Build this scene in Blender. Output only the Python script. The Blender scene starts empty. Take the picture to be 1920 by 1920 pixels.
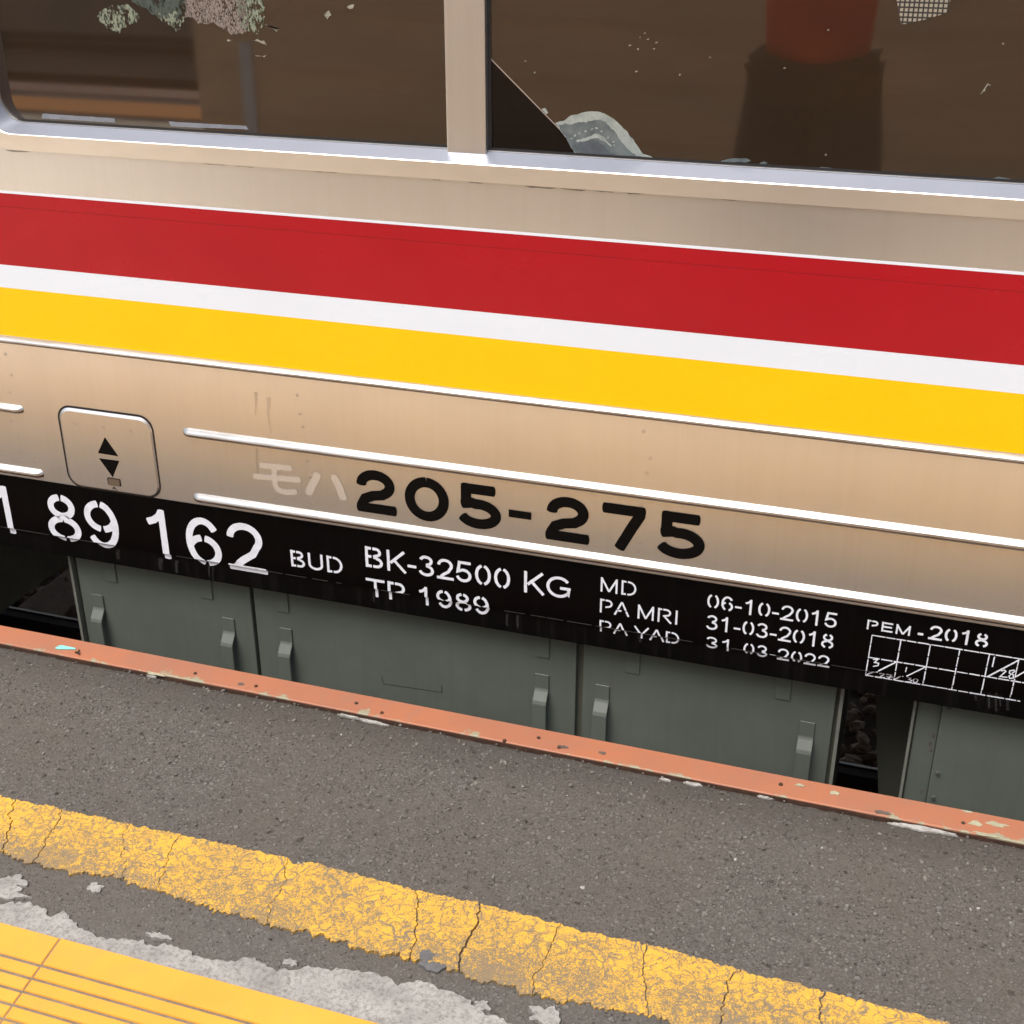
import bpy, bmesh, math, random
from mathutils import Vector, Matrix, noise as mn

random.seed(7)
SC = bpy.context.scene
COL = SC.collection
PI = math.pi

# ------------------------------------------------------------------ camera
# X runs along the train (right), Y goes from the platform into the train,
# Z is up; the platform surface is z = 0 and the car's steel side is y = 0.
CAM = Vector((0.0, -2.1, 1.42))
FPX = 2430.0
RIGHT = Vector((0.95015, 0.31178, -0.00119))
DOWN = Vector((0.13653, -0.41949, -0.89743))
FWD = Vector((-0.28030, 0.85253, -0.44115))
cam_data = bpy.data.cameras.new('camera')
cam_data.sensor_width = 36.0
cam_data.lens = FPX / 1920.0 * 36.0
cam_data.clip_start = 0.05
cam_data.clip_end = 2000.0
cam = bpy.data.objects.new('camera', cam_data)
COL.objects.link(cam)
m = Matrix((RIGHT, -DOWN, -FWD)).transposed().to_4x4()
m.translation = CAM
cam.matrix_world = m
SC.camera = cam

# ------------------------------------------------------------------ world, sun, exposure
SUN_EL, SUN_AZ = math.radians(62), math.radians(205)     # azimuth clockwise from +Y
world = bpy.data.worlds.new('World')
SC.world = world
world.use_nodes = True
wn, wl = world.node_tree.nodes, world.node_tree.links
wn.clear()
wo = wn.new('ShaderNodeOutputWorld')
bg = wn.new('ShaderNodeBackground')
sky = wn.new('ShaderNodeTexSky')
sky.sky_type = 'NISHITA'
sky.sun_disc = False
sky.sun_elevation = SUN_EL
sky.sun_rotation = SUN_AZ
sky.dust_density = 4.0
sky.air_density = 1.0
hsv = wn.new('ShaderNodeHueSaturation')
hsv.inputs['Saturation'].default_value = 0.62           # thin bright overcast
bg.inputs['Strength'].default_value = 0.15
wl.new(sky.outputs[0], hsv.inputs['Color'])
wl.new(hsv.outputs[0], bg.inputs['Color'])
wl.new(bg.outputs[0], wo.inputs['Surface'])
sun_data = bpy.data.lights.new('sun', 'SUN')
sun_data.energy = 1.5
sun_data.angle = math.radians(40)
sun_data.color = (1.0, 0.955, 0.885)
sun = bpy.data.objects.new('sun', sun_data)
COL.objects.link(sun)
sdir = Vector((math.sin(SUN_AZ) * math.cos(SUN_EL), math.cos(SUN_AZ) * math.cos(SUN_EL), math.sin(SUN_EL)))
sun.rotation_euler = (-sdir).to_track_quat('-Z', 'Y').to_euler()
SC.view_settings.view_transform = 'Standard'
SC.view_settings.look = 'None'
SC.view_settings.gamma = 1.0
SC.view_settings.exposure = 0.56
SC.view_settings.use_curve_mapping = False


# ------------------------------------------------------------------ helpers
def ray(u, v):
    return RIGHT * ((u - 960) / FPX) + DOWN * ((v - 960) / FPX) + FWD


def side(u, v, y=0.0):
    """photo measurement -> point on a vertical plane parallel to the car side"""
    d = ray(u, v)
    return CAM + d * ((y - CAM.y) / d.y)


def floor(u, v, z=0.0):
    """photo measurement -> point on a level plane"""
    d = ray(u, v)
    return CAM + d * ((z - CAM.z) / d.z)


def lin(r, g, b):
    f = lambda c: (c / 255.0 / 12.92) if c / 255.0 <= 0.04045 else ((c / 255.0 + 0.055) / 1.055) ** 2.4
    return (f(r), f(g), f(b), 1.0)


def link(name, me, mat=None, parent=None):
    o = bpy.data.objects.new(name, me)
    COL.objects.link(o)
    if mat is not None and me is not None:
        me.materials.append(mat)
    if parent is not None:
        o.parent = parent
    return o


def from_bm(name, bm, mat, parent=None, smooth=False):
    me = bpy.data.meshes.new(name)
    bm.to_mesh(me)
    bm.free()
    if smooth:
        for p in me.polygons:
            p.use_smooth = True
    return link(name, me, mat, parent)


def empty(name, loc, label, cat, group=None):
    o = bpy.data.objects.new(name, None)
    o.location = loc
    o.empty_display_size = 0.1
    COL.objects.link(o)
    o['label'] = label
    o['category'] = cat
    if group:
        o['group'] = group
    return o


def tag(o, label=None, cat=None, group=None, kind=None):
    if label: o['label'] = label
    if cat: o['category'] = cat
    if group: o['group'] = group
    if kind: o['kind'] = kind
    return o


def add_box(bm, x0, x1, y0, y1, z0, z1, bevel=0.0):
    vs = [bm.verts.new((x, y, z)) for x in (x0, x1) for y in (y0, y1) for z in (z0, z1)]
    f = [(0, 1, 3, 2), (4, 6, 7, 5), (0, 4, 5, 1), (2, 3, 7, 6), (0, 2, 6, 4), (1, 5, 7, 3)]
    fs = [bm.faces.new([vs[i] for i in q]) for q in f]
    if bevel > 0:
        es = list({e for fc in fs for e in fc.edges})
        bmesh.ops.bevel(bm, geom=es, offset=bevel, segments=2, affect='EDGES', profile=0.6)


def box(name, x0, x1, y0, y1, z0, z1, mat, parent=None, bevel=0.0):
    bm = bmesh.new()
    add_box(bm, x0, x1, y0, y1, z0, z1, bevel)
    bmesh.ops.recalc_face_normals(bm, faces=bm.faces)
    return from_bm(name, bm, mat, parent, smooth=False)


def prism_y(name, pts, y0, y1, mat, parent=None):
    """polygon in XZ, extruded from y0 (front) to y1 (back)"""
    bm = bmesh.new()
    a = [bm.verts.new((p[0], y0, p[1])) for p in pts]
    b = [bm.verts.new((p[0], y1, p[1])) for p in pts]
    bm.faces.new(a)
    bm.faces.new(b[::-1])
    n = len(pts)
    for i in range(n):
        bm.faces.new((a[i], b[i], b[(i + 1) % n], a[(i + 1) % n]))
    bmesh.ops.recalc_face_normals(bm, faces=bm.faces)
    return from_bm(name, bm, mat, parent)


def prism_z(name, pts, z0, z1, mat, parent=None):
    """polygon in XY, extruded from z0 to z1"""
    bm = bmesh.new()
    a = [bm.verts.new((p[0], p[1], z1)) for p in pts]
    b = [bm.verts.new((p[0], p[1], z0)) for p in pts]
    bm.faces.new(a)
    bm.faces.new(b[::-1])
    n = len(pts)
    for i in range(n):
        bm.faces.new((a[i], a[(i + 1) % n], b[(i + 1) % n], b[i]))
    bmesh.ops.recalc_face_normals(bm, faces=bm.faces)
    return from_bm(name, bm, mat, parent)


def ragged(pts, amp, step, rnd, closed=False):
    """subdivide a 2D polyline to about `step` and roughen it"""
    out = []
    seq = list(pts) + ([pts[0]] if closed else [])
    off = rnd.random() * 100
    t = 0.0
    for (a, b) in zip(seq[:-1], seq[1:]):
        d = math.hypot(b[0] - a[0], b[1] - a[1])
        n = max(1, int(d / step))
        nx, ny = (-(b[1] - a[1]) / d, (b[0] - a[0]) / d) if d > 1e-9 else (0, 0)
        for i in range(n):
            k = i / n
            s = t + d * k
            w = (mn.noise((s * 60, off, 0)) * 0.9 + mn.noise((s * 190, off, 5)) * 0.7 + mn.noise((s * 420, off, 9)) * 0.35 + rnd.uniform(-.07, .07)) * amp
            out.append((a[0] + (b[0] - a[0]) * k + nx * w, a[1] + (b[1] - a[1]) * k + ny * w))
        t += d
    if not closed:
        out.append(tuple(seq[-1]))
    return out


# ------------------------------------------------------------------ materials
class NT:
    def __init__(self, name):
        self.m = bpy.data.materials.new(name)
        self.m.use_nodes = True
        self.n = self.m.node_tree.nodes
        self.l = self.m.node_tree.links
        self.p = self.n['Principled BSDF']
        self.out = self.n['Material Output']
        self.tc = self.n.new('ShaderNodeTexCoord')
        self.cache = {}

    def map(self, scale=(1, 1, 1), loc=(0, 0, 0), rot=(0, 0, 0)):
        if scale == (1, 1, 1) and loc == (0, 0, 0) and rot == (0, 0, 0):
            return self.tc.outputs['Object']
        g = self.n.new('ShaderNodeMapping')
        g.inputs['Scale'].default_value = scale
        g.inputs['Location'].default_value = loc
        g.inputs['Rotation'].default_value = rot
        self.l.new(self.tc.outputs['Object'], g.inputs['Vector'])
        return g.outputs[0]

    def noise(self, vec, scale, detail=4, rough=0.6, dist=0.0):
        g = self.n.new('ShaderNodeTexNoise')
        g.inputs['Scale'].default_value = scale
        g.inputs['Detail'].default_value = detail
        g.inputs['Roughness'].default_value = rough
        g.inputs['Distortion'].default_value = dist
        if vec is not None: self.l.new(vec, g.inputs['Vector'])
        return g.outputs['Fac']

    def noisec(self, vec, scale, detail=3):
        g = self.n.new('ShaderNodeTexNoise')
        g.inputs['Scale'].default_value = scale
        g.inputs['Detail'].default_value = detail
        self.l.new(vec, g.inputs['Vector'])
        return g.outputs['Color']

    def voro(self, vec, scale, feature='F1', out='Distance', rnd=1.0):
        key = (vec.node.name, vec.name, scale, feature)
        if key in self.cache:
            return self.cache[key].outputs[out]
        g = self.n.new('ShaderNodeTexVoronoi')
        self.cache[key] = g
        g.feature = feature
        g.inputs['Scale'].default_value = scale
        g.inputs['Randomness'].default_value = rnd
        self.l.new(vec, g.inputs['Vector'])
        return g.outputs[out]

    def ramp(self, fac, stops, interp='LINEAR'):
        g = self.n.new('ShaderNodeValToRGB')
        g.color_ramp.interpolation = interp
        e = g.color_ramp.elements
        while len(e) < len(stops): e.new(0.5)
        for i, (p, c) in enumerate(stops):
            e[i].position = p
            e[i].color = (c, c, c, 1) if not hasattr(c, '__len__') else c
        self.l.new(fac, g.inputs[0])
        return g.outputs[0]

    def mix(self, fac, a, b, mode='MIX'):
        g = self.n.new('ShaderNodeMix')
        g.data_type = 'RGBA'
        g.blend_type = mode
        self._set(g.inputs[0], fac)
        self._set(g.inputs[6], a)
        self._set(g.inputs[7], b)
        return g.outputs[2]

    def math(self, op, a, b=0.0, c=None, clamp=False):
        g = self.n.new('ShaderNodeMath')
        g.operation = op
        g.use_clamp = clamp
        self._set(g.inputs[0], a)
        self._set(g.inputs[1], b)
        if c is not None: self._set(g.inputs[2], c)
        return g.outputs[0]

    def sep(self, vec):
        g = self.n.new('ShaderNodeSeparateXYZ')
        self.l.new(vec, g.inputs[0])
        return g.outputs

    def _set(self, sock, v):
        if isinstance(v, bpy.types.NodeSocket):
            self.l.new(v, sock)
        else:
            sock.default_value = v

    def bump(self, h, strength=0.3, dist=0.002, normal=None):
        if strength < 0.09: return None
        g = self.n.new('ShaderNodeBump')
        g.inputs['Strength'].default_value = strength
        g.inputs['Distance'].default_value = dist
        self.l.new(h, g.inputs['Height'])
        if normal is not None: self.l.new(normal, g.inputs['Normal'])
        self.l.new(g.outputs[0], self.p.inputs['Normal'])
        return g.outputs[0]

    def set(self, **k):
        names = dict(color='Base Color', metal='Metallic', rough='Roughness', alpha='Alpha', ior='IOR', spec='Specular IOR Level', coat='Coat Weight', coat_rough='Coat Roughness')
        for a, b in k.items():
            self._set(self.p.inputs[names[a]], b)
        return self.m


def m_steel(name='stainless_steel', tint=(0.755, 0.755, 0.75), dirt=1.0, rough=0.32, metal=0.94, bmp=0.04):
    t = NT(name)
    v = t.map((330, 1, 1.1))
    streak = t.noise(v, 1.0, 3, 0.7)
    v2 = t.map((38, 1, 0.9))
    broad = t.noise(v2, 1.0, 4, 0.6)
    blot = t.noise(t.map(), 5.0, 3, 0.65)
    c0 = tint + (1,)
    c1 = tuple(x * 0.968 for x in tint) + (1,)
    col = t.mix(t.ramp(streak, [(0.3, 0), (0.72, 1)]), c1, c0)
    col = t.mix(t.math('MULTIPLY', t.ramp(broad, [(0.45, 0), (0.8, 1)]), 0.10 * dirt), col, (0.46, 0.42, 0.365, 1))
    col = t.mix(t.math('MULTIPLY', t.ramp(blot, [(0.5, 0), (0.8, 1)]), 0.12 * dirt), col, (0.48, 0.44, 0.385, 1))
    specks = t.voro(t.map((1, 1, 1)), 22.0)
    sp = t.math('MULTIPLY', t.ramp(specks, [(0.0, 1), (0.020, 0)]), t.ramp(t.noise(t.map(), 9.0, 2), [(0.55, 0), (0.6, 1)]))
    col = t.mix(t.math('MULTIPLY', sp, 0.8 * dirt), col, (0.11, 0.085, 0.06, 1))
    r = t.math('ADD', t.math('MULTIPLY', streak, 0.05), t.math('ADD', t.math('MULTIPLY', blot, 0.05), rough - 0.08))
    t.bump(blot, bmp, 0.0015)
    return t.set(color=col, metal=metal, rough=r)


def m_vinyl(name, col, var=0.06):
    t = NT(name)
    b = t.noise(t.map((1.2, 1, 2.0)), 3.0, 4, 0.6)
    c2 = tuple(c * (1 - var * 3) for c in col[:3]) + (1,)
    c = t.mix(t.ramp(b, [(0.35, 0), (0.75, 1)]), col, c2)
    sp = t.ramp(t.voro(t.map(), 22.0), [(0.0, 1), (0.022, 0)])
    c = t.mix(t.math('MULTIPLY', sp, 0.45), c, (0.07, 0.05, 0.04, 1))
    t.bump(t.noise(t.map((1, 1, 2.5)), 4.0, 2), 0.12, 0.006)
    return t.set(color=c, rough=t.math('ADD', t.math('MULTIPLY', b, 0.18), 0.20), spec=0.30)


def m_paint(name, col, rough=0.45, var=0.25, scale=8.0, dark=None, bump=0.06, spec=0.5, streaks=0.0, scol=(0.16, 0.15, 0.14, 1)):
    t = NT(name)
    b = t.noise(t.map(), scale, 4, 0.65)
    f = t.noise(t.map(), scale * 14, 2, 0.6)
    d = dark or tuple(c * (1 - var) for c in col[:3]) + (1,)
    c = t.mix(t.ramp(b, [(0.35, 0), (0.7, 1)]), col, d)
    c = t.mix(t.math('MULTIPLY', t.ramp(f, [(0.55, 0), (0.8, 1)]), 0.25), c, d)
    if streaks:
        s = t.noise(t.map((60, 60, 2.0)), 1.0, 5, 0.7)
        c = t.mix(t.math('MULTIPLY', t.ramp(s, [(0.5, 0), (0.75, 1)]), streaks), c, scol)
    t.bump(f, bump, 0.002)
    return t.set(color=c, rough=t.math('ADD', t.math('MULTIPLY', b, 0.2), rough - 0.1), spec=spec)


STEEL = m_steel()
STEEL_TRIM = m_steel('polished_steel_trim', (0.70, 0.665, 0.61), 0.25, 0.30, 0.85, 0.03)


def m_bead():
    t = NT('pressed_bead_steel')
    f = t.noise(t.map((9, 90, 90)), 1.0, 4, 0.7)
    c = t.mix(t.ramp(f, [(0.40, 0), (0.72, 1)]), (0.60, 0.595, 0.585, 1), (0.40, 0.375, 0.34, 1))
    return t.set(color=c, metal=0.95, rough=0.25)


BEAD = m_bead()


def m_frame():
    t = NT('window_frame_steel')
    f = t.noise(t.map((3, 9, 9)), 2.0, 4, 0.6)
    c = t.mix(t.ramp(f, [(0.4, 0), (0.75, 1)]), (0.78, 0.745, 0.69, 1), (0.72, 0.68, 0.62, 1))
    return t.set(color=c, metal=0.85, rough=0.31)


FRAME = m_frame()
STEEL_CLEAN = m_steel('clean_steel_ghost', (0.80, 0.78, 0.745), 0.2, 0.42, 0.75)
RED = m_vinyl('red_vinyl', (0.385, 0.0055, 0.013, 1), 0.04)
WHITE_V = m_vinyl('white_vinyl', (0.72, 0.785, 0.865, 1), 0.01)
YELLOW_V = m_vinyl('yellow_vinyl', (0.94, 0.545, 0.0, 1), 0.015)
BLACK_P = m_paint('black_solebar_paint', (0.0018, 0.0017, 0.0018, 1), 0.30, 0.3, 6, bump=0.06, spec=0.09, streaks=0.01)
BLACK_D = m_paint('black_dusty_paint', (0.0030, 0.0028, 0.0028, 1), 0.40, 0.3, 6, bump=0.10, spec=0.12, streaks=0.04)
BLACK_N = m_paint('black_number_vinyl', (0.003, 0.003, 0.0033, 1), 0.40, 0.2, 30, spec=0.10)
DARK_GAP = m_paint('dark_gap', (0.02, 0.014, 0.010, 1), 0.8, 0.3)
GREEN_P = m_paint('grey_green_paint', (0.122, 0.140, 0.118, 1), 0.44, 0.18, 4, bump=0.05, spec=0.45, streaks=0.30, scol=(0.085, 0.080, 0.062, 1))
GREEN_D = m_paint('grey_green_frame_paint', (0.115, 0.118, 0.092, 1), 0.55, 0.25, 7, bump=0.06)
GREEN_L = m_paint('worn_pale_edge_paint', (0.20, 0.205, 0.175, 1), 0.5, 0.25, 20)
RUBBER = m_paint('rubber_gasket', (0.012, 0.012, 0.014, 1), 0.5, 0.2, 30)


def m_stencil():
    t = NT('white_stencil_paint')
    f = t.noise(t.map(), 55.0, 5, 0.7)
    c = t.mix(t.ramp(f, [(0.35, 0), (0.7, 1)]), (0.78, 0.83, 0.91, 1), (0.64, 0.68, 0.75, 1))
    fl = t.ramp(t.noise(t.map(), 240.0, 4, 0.75), [(0.665, 0), (0.70, 1)])
    c = t.mix(fl, c, (0.02, 0.02, 0.022, 1))
    t.bump(f, 0.08, 0.001)
    return t.set(color=c, rough=0.5)


STENCIL = m_stencil()


def m_film():
    t = NT('brown_tint_film')
    b = t.noise(t.map((1, 1, 3.5)), 3.0, 4, 0.6)
    c = t.mix(t.ramp(b, [(0.35, 0), (0.7, 1)]), (0.034, 0.020, 0.011, 1), (0.024, 0.0165, 0.0105, 1))
    d = t.noise(t.map((420, 1, 70)), 1.0, 2, 0.5)
    c = t.mix(t.math('MULTIPLY', t.ramp(d, [(0.5, 0), (0.7, 1)]), 0.30), c, (0.010, 0.008, 0.006, 1))
    s = t.voro(t.map((1, 1, 1)), 30.0)
    sp = t.math('MULTIPLY', t.ramp(s, [(0.0, 1), (0.04, 0)]), t.ramp(t.noise(t.map(), 6.0, 2), [(0.55, 0), (0.6, 1)]))
    c = t.mix(t.math('MULTIPLY', sp, 0.7), c, (0.30, 0.27, 0.20, 1))
    t.bump(t.noise(t.map(), 4.0, 2), 0.012, 0.01)
    return t.set(color=c, rough=t.ramp(b, [(0.3, 0.02), (0.75, 0.05)]), spec=0.5, ior=1.9)


def m_glass():
    t = NT('dark_window_glass')
    tr = t.n.new('ShaderNodeBsdfTransparent')
    tr.inputs[0].default_value = (0.20, 0.20, 0.21, 1)
    gl = t.n.new('ShaderNodeBsdfGlossy')
    gl.inputs['Roughness'].default_value = 0.015
    gl.inputs['Color'].default_value = (0.9, 0.9, 0.95, 1)
    fr = t.n.new('ShaderNodeFresnel')
    fr.inputs[0].default_value = 1.55
    mx = t.n.new('ShaderNodeMixShader')
    t.l.new(fr.outputs[0], mx.inputs[0])
    t.l.new(tr.outputs[0], mx.inputs[1])
    t.l.new(gl.outputs[0], mx.inputs[2])
    t.l.new(mx.outputs[0], t.out.inputs['Surface'])
    return t.m


FILM, GLASS = m_film(), m_glass()


def m_asphalt():
    t = NT('worn_asphalt')
    v = t.map()
    big = t.noise(v, 2.2, 4, 0.6)
    mid = t.noise(v, 24.0, 5, 0.7)
    vd = t.n.new('ShaderNodeVectorMath')
    vd.operation = 'MULTIPLY_ADD'
    t.l.new(t.noisec(v, 120.0, 2), vd.inputs[0])
    vd.inputs[1].default_value = (0.006, 0.006, 0.006)
    t.l.new(v, vd.inputs[2])
    w = vd.outputs[0]
    base = t.mix(t.ramp(mid, [(0.3, 0), (0.7, 1)]), (0.084, 0.076, 0.067, 1), (0.122, 0.112, 0.100, 1))
    fine_c = t.sep(t.voro(w, 400.0, 'F1', 'Color'))[0]
    c = t.mix(0.42, base, t.ramp(fine_c, [(0.0, (0.046, 0.041, 0.035, 1)), (0.55, (0.106, 0.097, 0.086, 1)), (1.0, (0.195, 0.182, 0.165, 1))]))
    hs = None
    for (sc_, lo, hi, rim, cols) in ((200.0, 0.74, 0.80, 0.46, ((0.155, 0.142, 0.125, 1), (0.26, 0.243, 0.218, 1))),
                                     (110.0, 0.80, 0.84, 0.42, ((0.135, 0.127, 0.114, 1), (0.225, 0.214, 0.197, 1))),
                                     (66.0, 0.86, 0.89, 0.38, ((0.125, 0.12, 0.11, 1), (0.185, 0.18, 0.168, 1)))):
        cc = t.sep(t.voro(w, sc_, 'F1', 'Color'))
        dd = t.voro(w, sc_, 'F1', 'Distance')
        mk = t.math('MULTIPLY', t.ramp(cc[0], [(lo, 0), (hi, 1)]), t.ramp(dd, [(rim - .10, 1), (rim, 0)]))
        c = t.mix(t.math('MULTIPLY', mk, 0.8), c, t.mix(cc[1], cols[0], cols[1]))
        pit = t.math('MULTIPLY', t.ramp(cc[2], [(0.78, 0), (0.82, 1)]), t.ramp(dd, [(0.18, 1), (0.38, 0)]))
        c = t.mix(t.math('MULTIPLY', pit, 0.75), c, (0.040, 0.034, 0.029, 1))
        hh = t.math('SUBTRACT', mk, pit)
        hs = hh if hs is None else t.math('ADD', hs, hh)
    c = t.mix(t.ramp(big, [(0.38, 0), (0.66, 1)]), c, t.mix(0.55, c, (0.116, 0.099, 0.082, 1)))
    # darker band along the steel edge
    y = t.sep(v)[1]
    g = t.n.new('ShaderNodeMapRange')
    g.inputs['From Min'].default_value = -0.36
    g.inputs['From Max'].default_value = -0.23
    t.l.new(t.math('ADD', y, t.math('MULTIPLY', mid, 0.06)), g.inputs['Value'])
    c = t.mix(t.math('MULTIPLY', g.outputs[0], 0.7), c, (0.054, 0.046, 0.040, 1))
    g2 = t.n.new('ShaderNodeMapRange')                 # cement dust trodden near the tactile paving
    g2.inputs['From Min'].default_value = -0.62
    g2.inputs['From Max'].default_value = -0.95
    t.l.new(t.math('ADD', y, t.math('MULTIPLY', big, 0.2)), g2.inputs['Value'])
    c = t.mix(t.math('MULTIPLY', g2.outputs[0], 0.35), c, (0.178, 0.171, 0.160, 1))
    h = t.math('ADD', t.math('MULTIPLY', hs, 0.8), t.math('MULTIPLY', fine_c, 0.45))
    t.bump(t.math('ADD', h, t.math('MULTIPLY', mid, 0.9)), 0.8, 0.003)
    return t.set(color=c, rough=0.88, spec=0.25)


ASPHALT = m_asphalt()


def m_road_yellow():
    t = NT('cracked_yellow_paint')
    v = t.map()
    vd = t.n.new('ShaderNodeVectorMath')
    vd.operation = 'MULTIPLY_ADD'
    t.l.new(t.noisec(v, 22.0, 4), vd.inputs[0])
    vd.inputs[1].default_value = (0.07, 0.07, 0.07)
    t.l.new(v, vd.inputs[2])
    w = vd.outputs[0]
    big = t.noise(v, 7.0, 4, 0.6)
    mid = t.noise(v, 105.0, 5, 0.78)
    fine = t.noise(v, 420.0, 4, 0.75)
    cr1 = t.voro(w, 17.0, 'DISTANCE_TO_EDGE')
    cr2 = t.voro(w, 48.0, 'DISTANCE_TO_EDGE')
    y = t.sep(v)[1]
    g = t.n.new('ShaderNodeMapRange')                 # the side walked on is worn more
    g.inputs['From Min'].default_value = -0.71
    g.inputs['From Max'].default_value = -0.79
    t.l.new(y, g.inputs['Value'])
    wear = t.math('ADD', t.math('MULTIPLY', g.outputs[0], 0.07), t.math('MULTIPLY', t.ramp(big, [(0.3, 0), (0.75, 1)]), 0.15))
    sel = t.ramp(t.noise(v, 11.0, 3, 0.6), [(0.44, 0), (0.56, 1)])
    a = t.math('MULTIPLY', t.ramp(cr1, [(0.0, 1), (0.014, 1), (0.034, 0)]), sel)
    b = t.math('MULTIPLY', t.ramp(cr2, [(0.0, 1), (0.016, 1), (0.055, 0)]), t.ramp(t.math('ADD', mid, wear), [(0.40, 0), (0.56, 1)]))
    s = t.ramp(t.math('ADD', t.math('ADD', t.math('MULTIPLY', fine, 0.6), t.math('MULTIPLY', mid, 0.45)), wear), [(0.60, 0), (0.70, 1)])
    mask = t.math('MAXIMUM', t.math('MAXIMUM', a, b), s)
    yel = t.mix(t.ramp(mid, [(0.35, 0), (0.7, 1)]), (0.76, 0.43, 0.055, 1), (0.69, 0.385, 0.06, 1))
    c = t.mix(t.math('MULTIPLY', mask, 0.86), yel, t.mix(fine, (0.105, 0.098, 0.086, 1), (0.20, 0.188, 0.165, 1)))
    t.bump(t.math('ADD', t.math('MULTIPLY', t.math('SUBTRACT', 1.0, mask), 1.0), t.math('MULTIPLY', t.math('ADD', fine, mid), 0.7)), 0.5, 0.002)
    return t.set(color=c, rough=0.75, spec=0.3)


ROAD_Y = m_road_yellow()


def m_cement(name='cement_mortar', col=(0.36, 0.345, 0.32, 1)):
    t = NT(name)
    v = t.map()
    b = t.noise(v, 14.0, 6, 0.7)
    f = t.noise(v, 150.0, 5, 0.75)
    d = tuple(x * 0.62 for x in col[:3]) + (1,)
    c = t.mix(t.ramp(b, [(0.35, 0), (0.7, 1)]), col, d)
    c = t.mix(t.math('MULTIPLY', t.ramp(f, [(0.46, 0), (0.66, 1)]), 0.72), c, (0.14, 0.13, 0.115, 1))
    c = t.mix(t.ramp(t.voro(v, 90.0), [(0.0, 0.85), (0.10, 0)]), c, (0.09, 0.08, 0.07, 1))
    t.bump(t.math('ADD', b, f), 0.6, 0.003)
    return t.set(color=c, rough=0.9, spec=0.2)


CEMENT = m_cement('cement_mortar', (0.42, 0.41, 0.385, 1))
CEMENT_W = m_cement('white_cement_smear', (0.47, 0.46, 0.43, 1))
CEMENT_B = m_cement('blue_grey_filler', (0.17, 0.17, 0.175, 1))


def m_orange():
    t = NT('chipped_orange_paint')
    v = t.map()
    b = t.noise(v, 3.5, 5, 0.6)
    f = t.noise(v, 40.0, 6, 0.7)
    c = t.mix(t.ramp(b, [(0.35, 0), (0.68, 1)]), (0.42, 0.152, 0.074, 1), (0.33, 0.143, 0.088, 1))
    c = t.mix(t.math('MULTIPLY', t.ramp(f, [(0.5, 0), (0.75, 1)]), 0.55), c, (0.30, 0.16, 0.11, 1))
    y = t.sep(v)[1]
    g = t.n.new('ShaderNodeMapRange')
    g.inputs['From Min'].default_value = -0.235
    g.inputs['From Max'].default_value = -0.275
    t.l.new(y, g.inputs['Value'])
    edge = t.math('ADD', t.math('MULTIPLY', g.outputs[0], 0.17), t.math('ADD', t.math('MULTIPLY', f, 0.45), t.math('MULTIPLY', t.noise(v, 9.0, 4, 0.6), 0.5)))
    chip = t.ramp(edge, [(0.655, 0), (0.685, 1)])
    c = t.mix(chip, c, (0.30, 0.275, 0.185, 1))
    dk = t.ramp(t.voro(v, 9.0), [(0.0, 1), (0.018, 0)])
    c = t.mix(t.math('MULTIPLY', dk, 0.8), c, (0.09, 0.055, 0.04, 1))
    t.bump(t.math('SUBTRACT', f, chip), 0.25, 0.0015)
    return t.set(color=c, rough=t.math('ADD', t.math('MULTIPLY', f, 0.2), 0.42), spec=0.4)


ORANGE = m_orange()
RUST = m_paint('rusty_steel_edge', (0.075, 0.035, 0.02, 1), 0.85, 0.5, 40, bump=0.4)


def m_tile():
    t = NT('yellow_tactile_tile')
    v = t.map()
    b = t.noise(v, 6.0, 4, 0.6)
    f = t.noise(v, 160.0, 3, 0.6)
    c = t.mix(t.ramp(b, [(0.35, 0), (0.7, 1)]), (0.82, 0.385, 0.050, 1), (0.76, 0.345, 0.045, 1))
    sp = t.math('MULTIPLY', t.ramp(t.voro(v, 60.0), [(0.0, 1), (0.05, 0)]), t.ramp(b, [(0.5, 0), (0.55, 1)]))
    c = t.mix(t.math('MULTIPLY', sp, 0.6), c, (0.25, 0.13, 0.03, 1))
    c = t.mix(t.math('MULTIPLY', t.ramp(t.noise(v, 22.0, 5, .7), [(0.5, 0), (0.8, 1)]), 0.30), c, (0.42, 0.27, 0.10, 1))
    t.bump(f, 0.08, 0.001)
    return t.set(color=c, rough=0.52, spec=0.35)


TILE = m_tile()
GROUT = m_cement('dirty_grout', (0.30, 0.235, 0.16, 1))


def m_stone(name, c0, c1, scale=30.0):
    t = NT(name)
    v = t.map()
    cell = t.sep(t.voro(v, scale, 'F1', 'Color', 1.0))[0]
    f = t.noise(v, 90.0, 5, 0.7)
    c = t.mix(cell, c0, c1)
    c = t.mix(t.math('MULTIPLY', f, 0.4), c, tuple(x * 0.5 for x in c0[:3]) + (1,))
    t.bump(f, 0.5, 0.006)
    return t.set(color=c, rough=0.9, spec=0.2)


BALLAST = m_stone('ballast_stone', (0.26, 0.18, 0.125, 1), (0.75, 0.57, 0.42, 1), 22.0)
CHIPS = m_stone('loose_chippings', (0.055, 0.047, 0.039, 1), (0.26, 0.243, 0.215, 1), 120.0)
SLEEPER = m_cement('dirty_sleeper_concrete', (0.42, 0.29, 0.21, 1))
GROUND = m_stone('track_bed_ground', (0.034, 0.022, 0.015, 1), (0.085, 0.058, 0.040, 1), 18.0)


def m_metal(name, col, rough, metal=1.0):
    t = NT(name)
    f = t.noise(t.map((1, 40, 40)), 3.0, 4, 0.6)
    c = t.mix(f, col, tuple(x * 0.75 for x in col[:3]) + (1,))
    return t.set(color=c, metal=metal, rough=t.math('ADD', t.math('MULTIPLY', f, 0.15), rough - 0.07))


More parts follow.
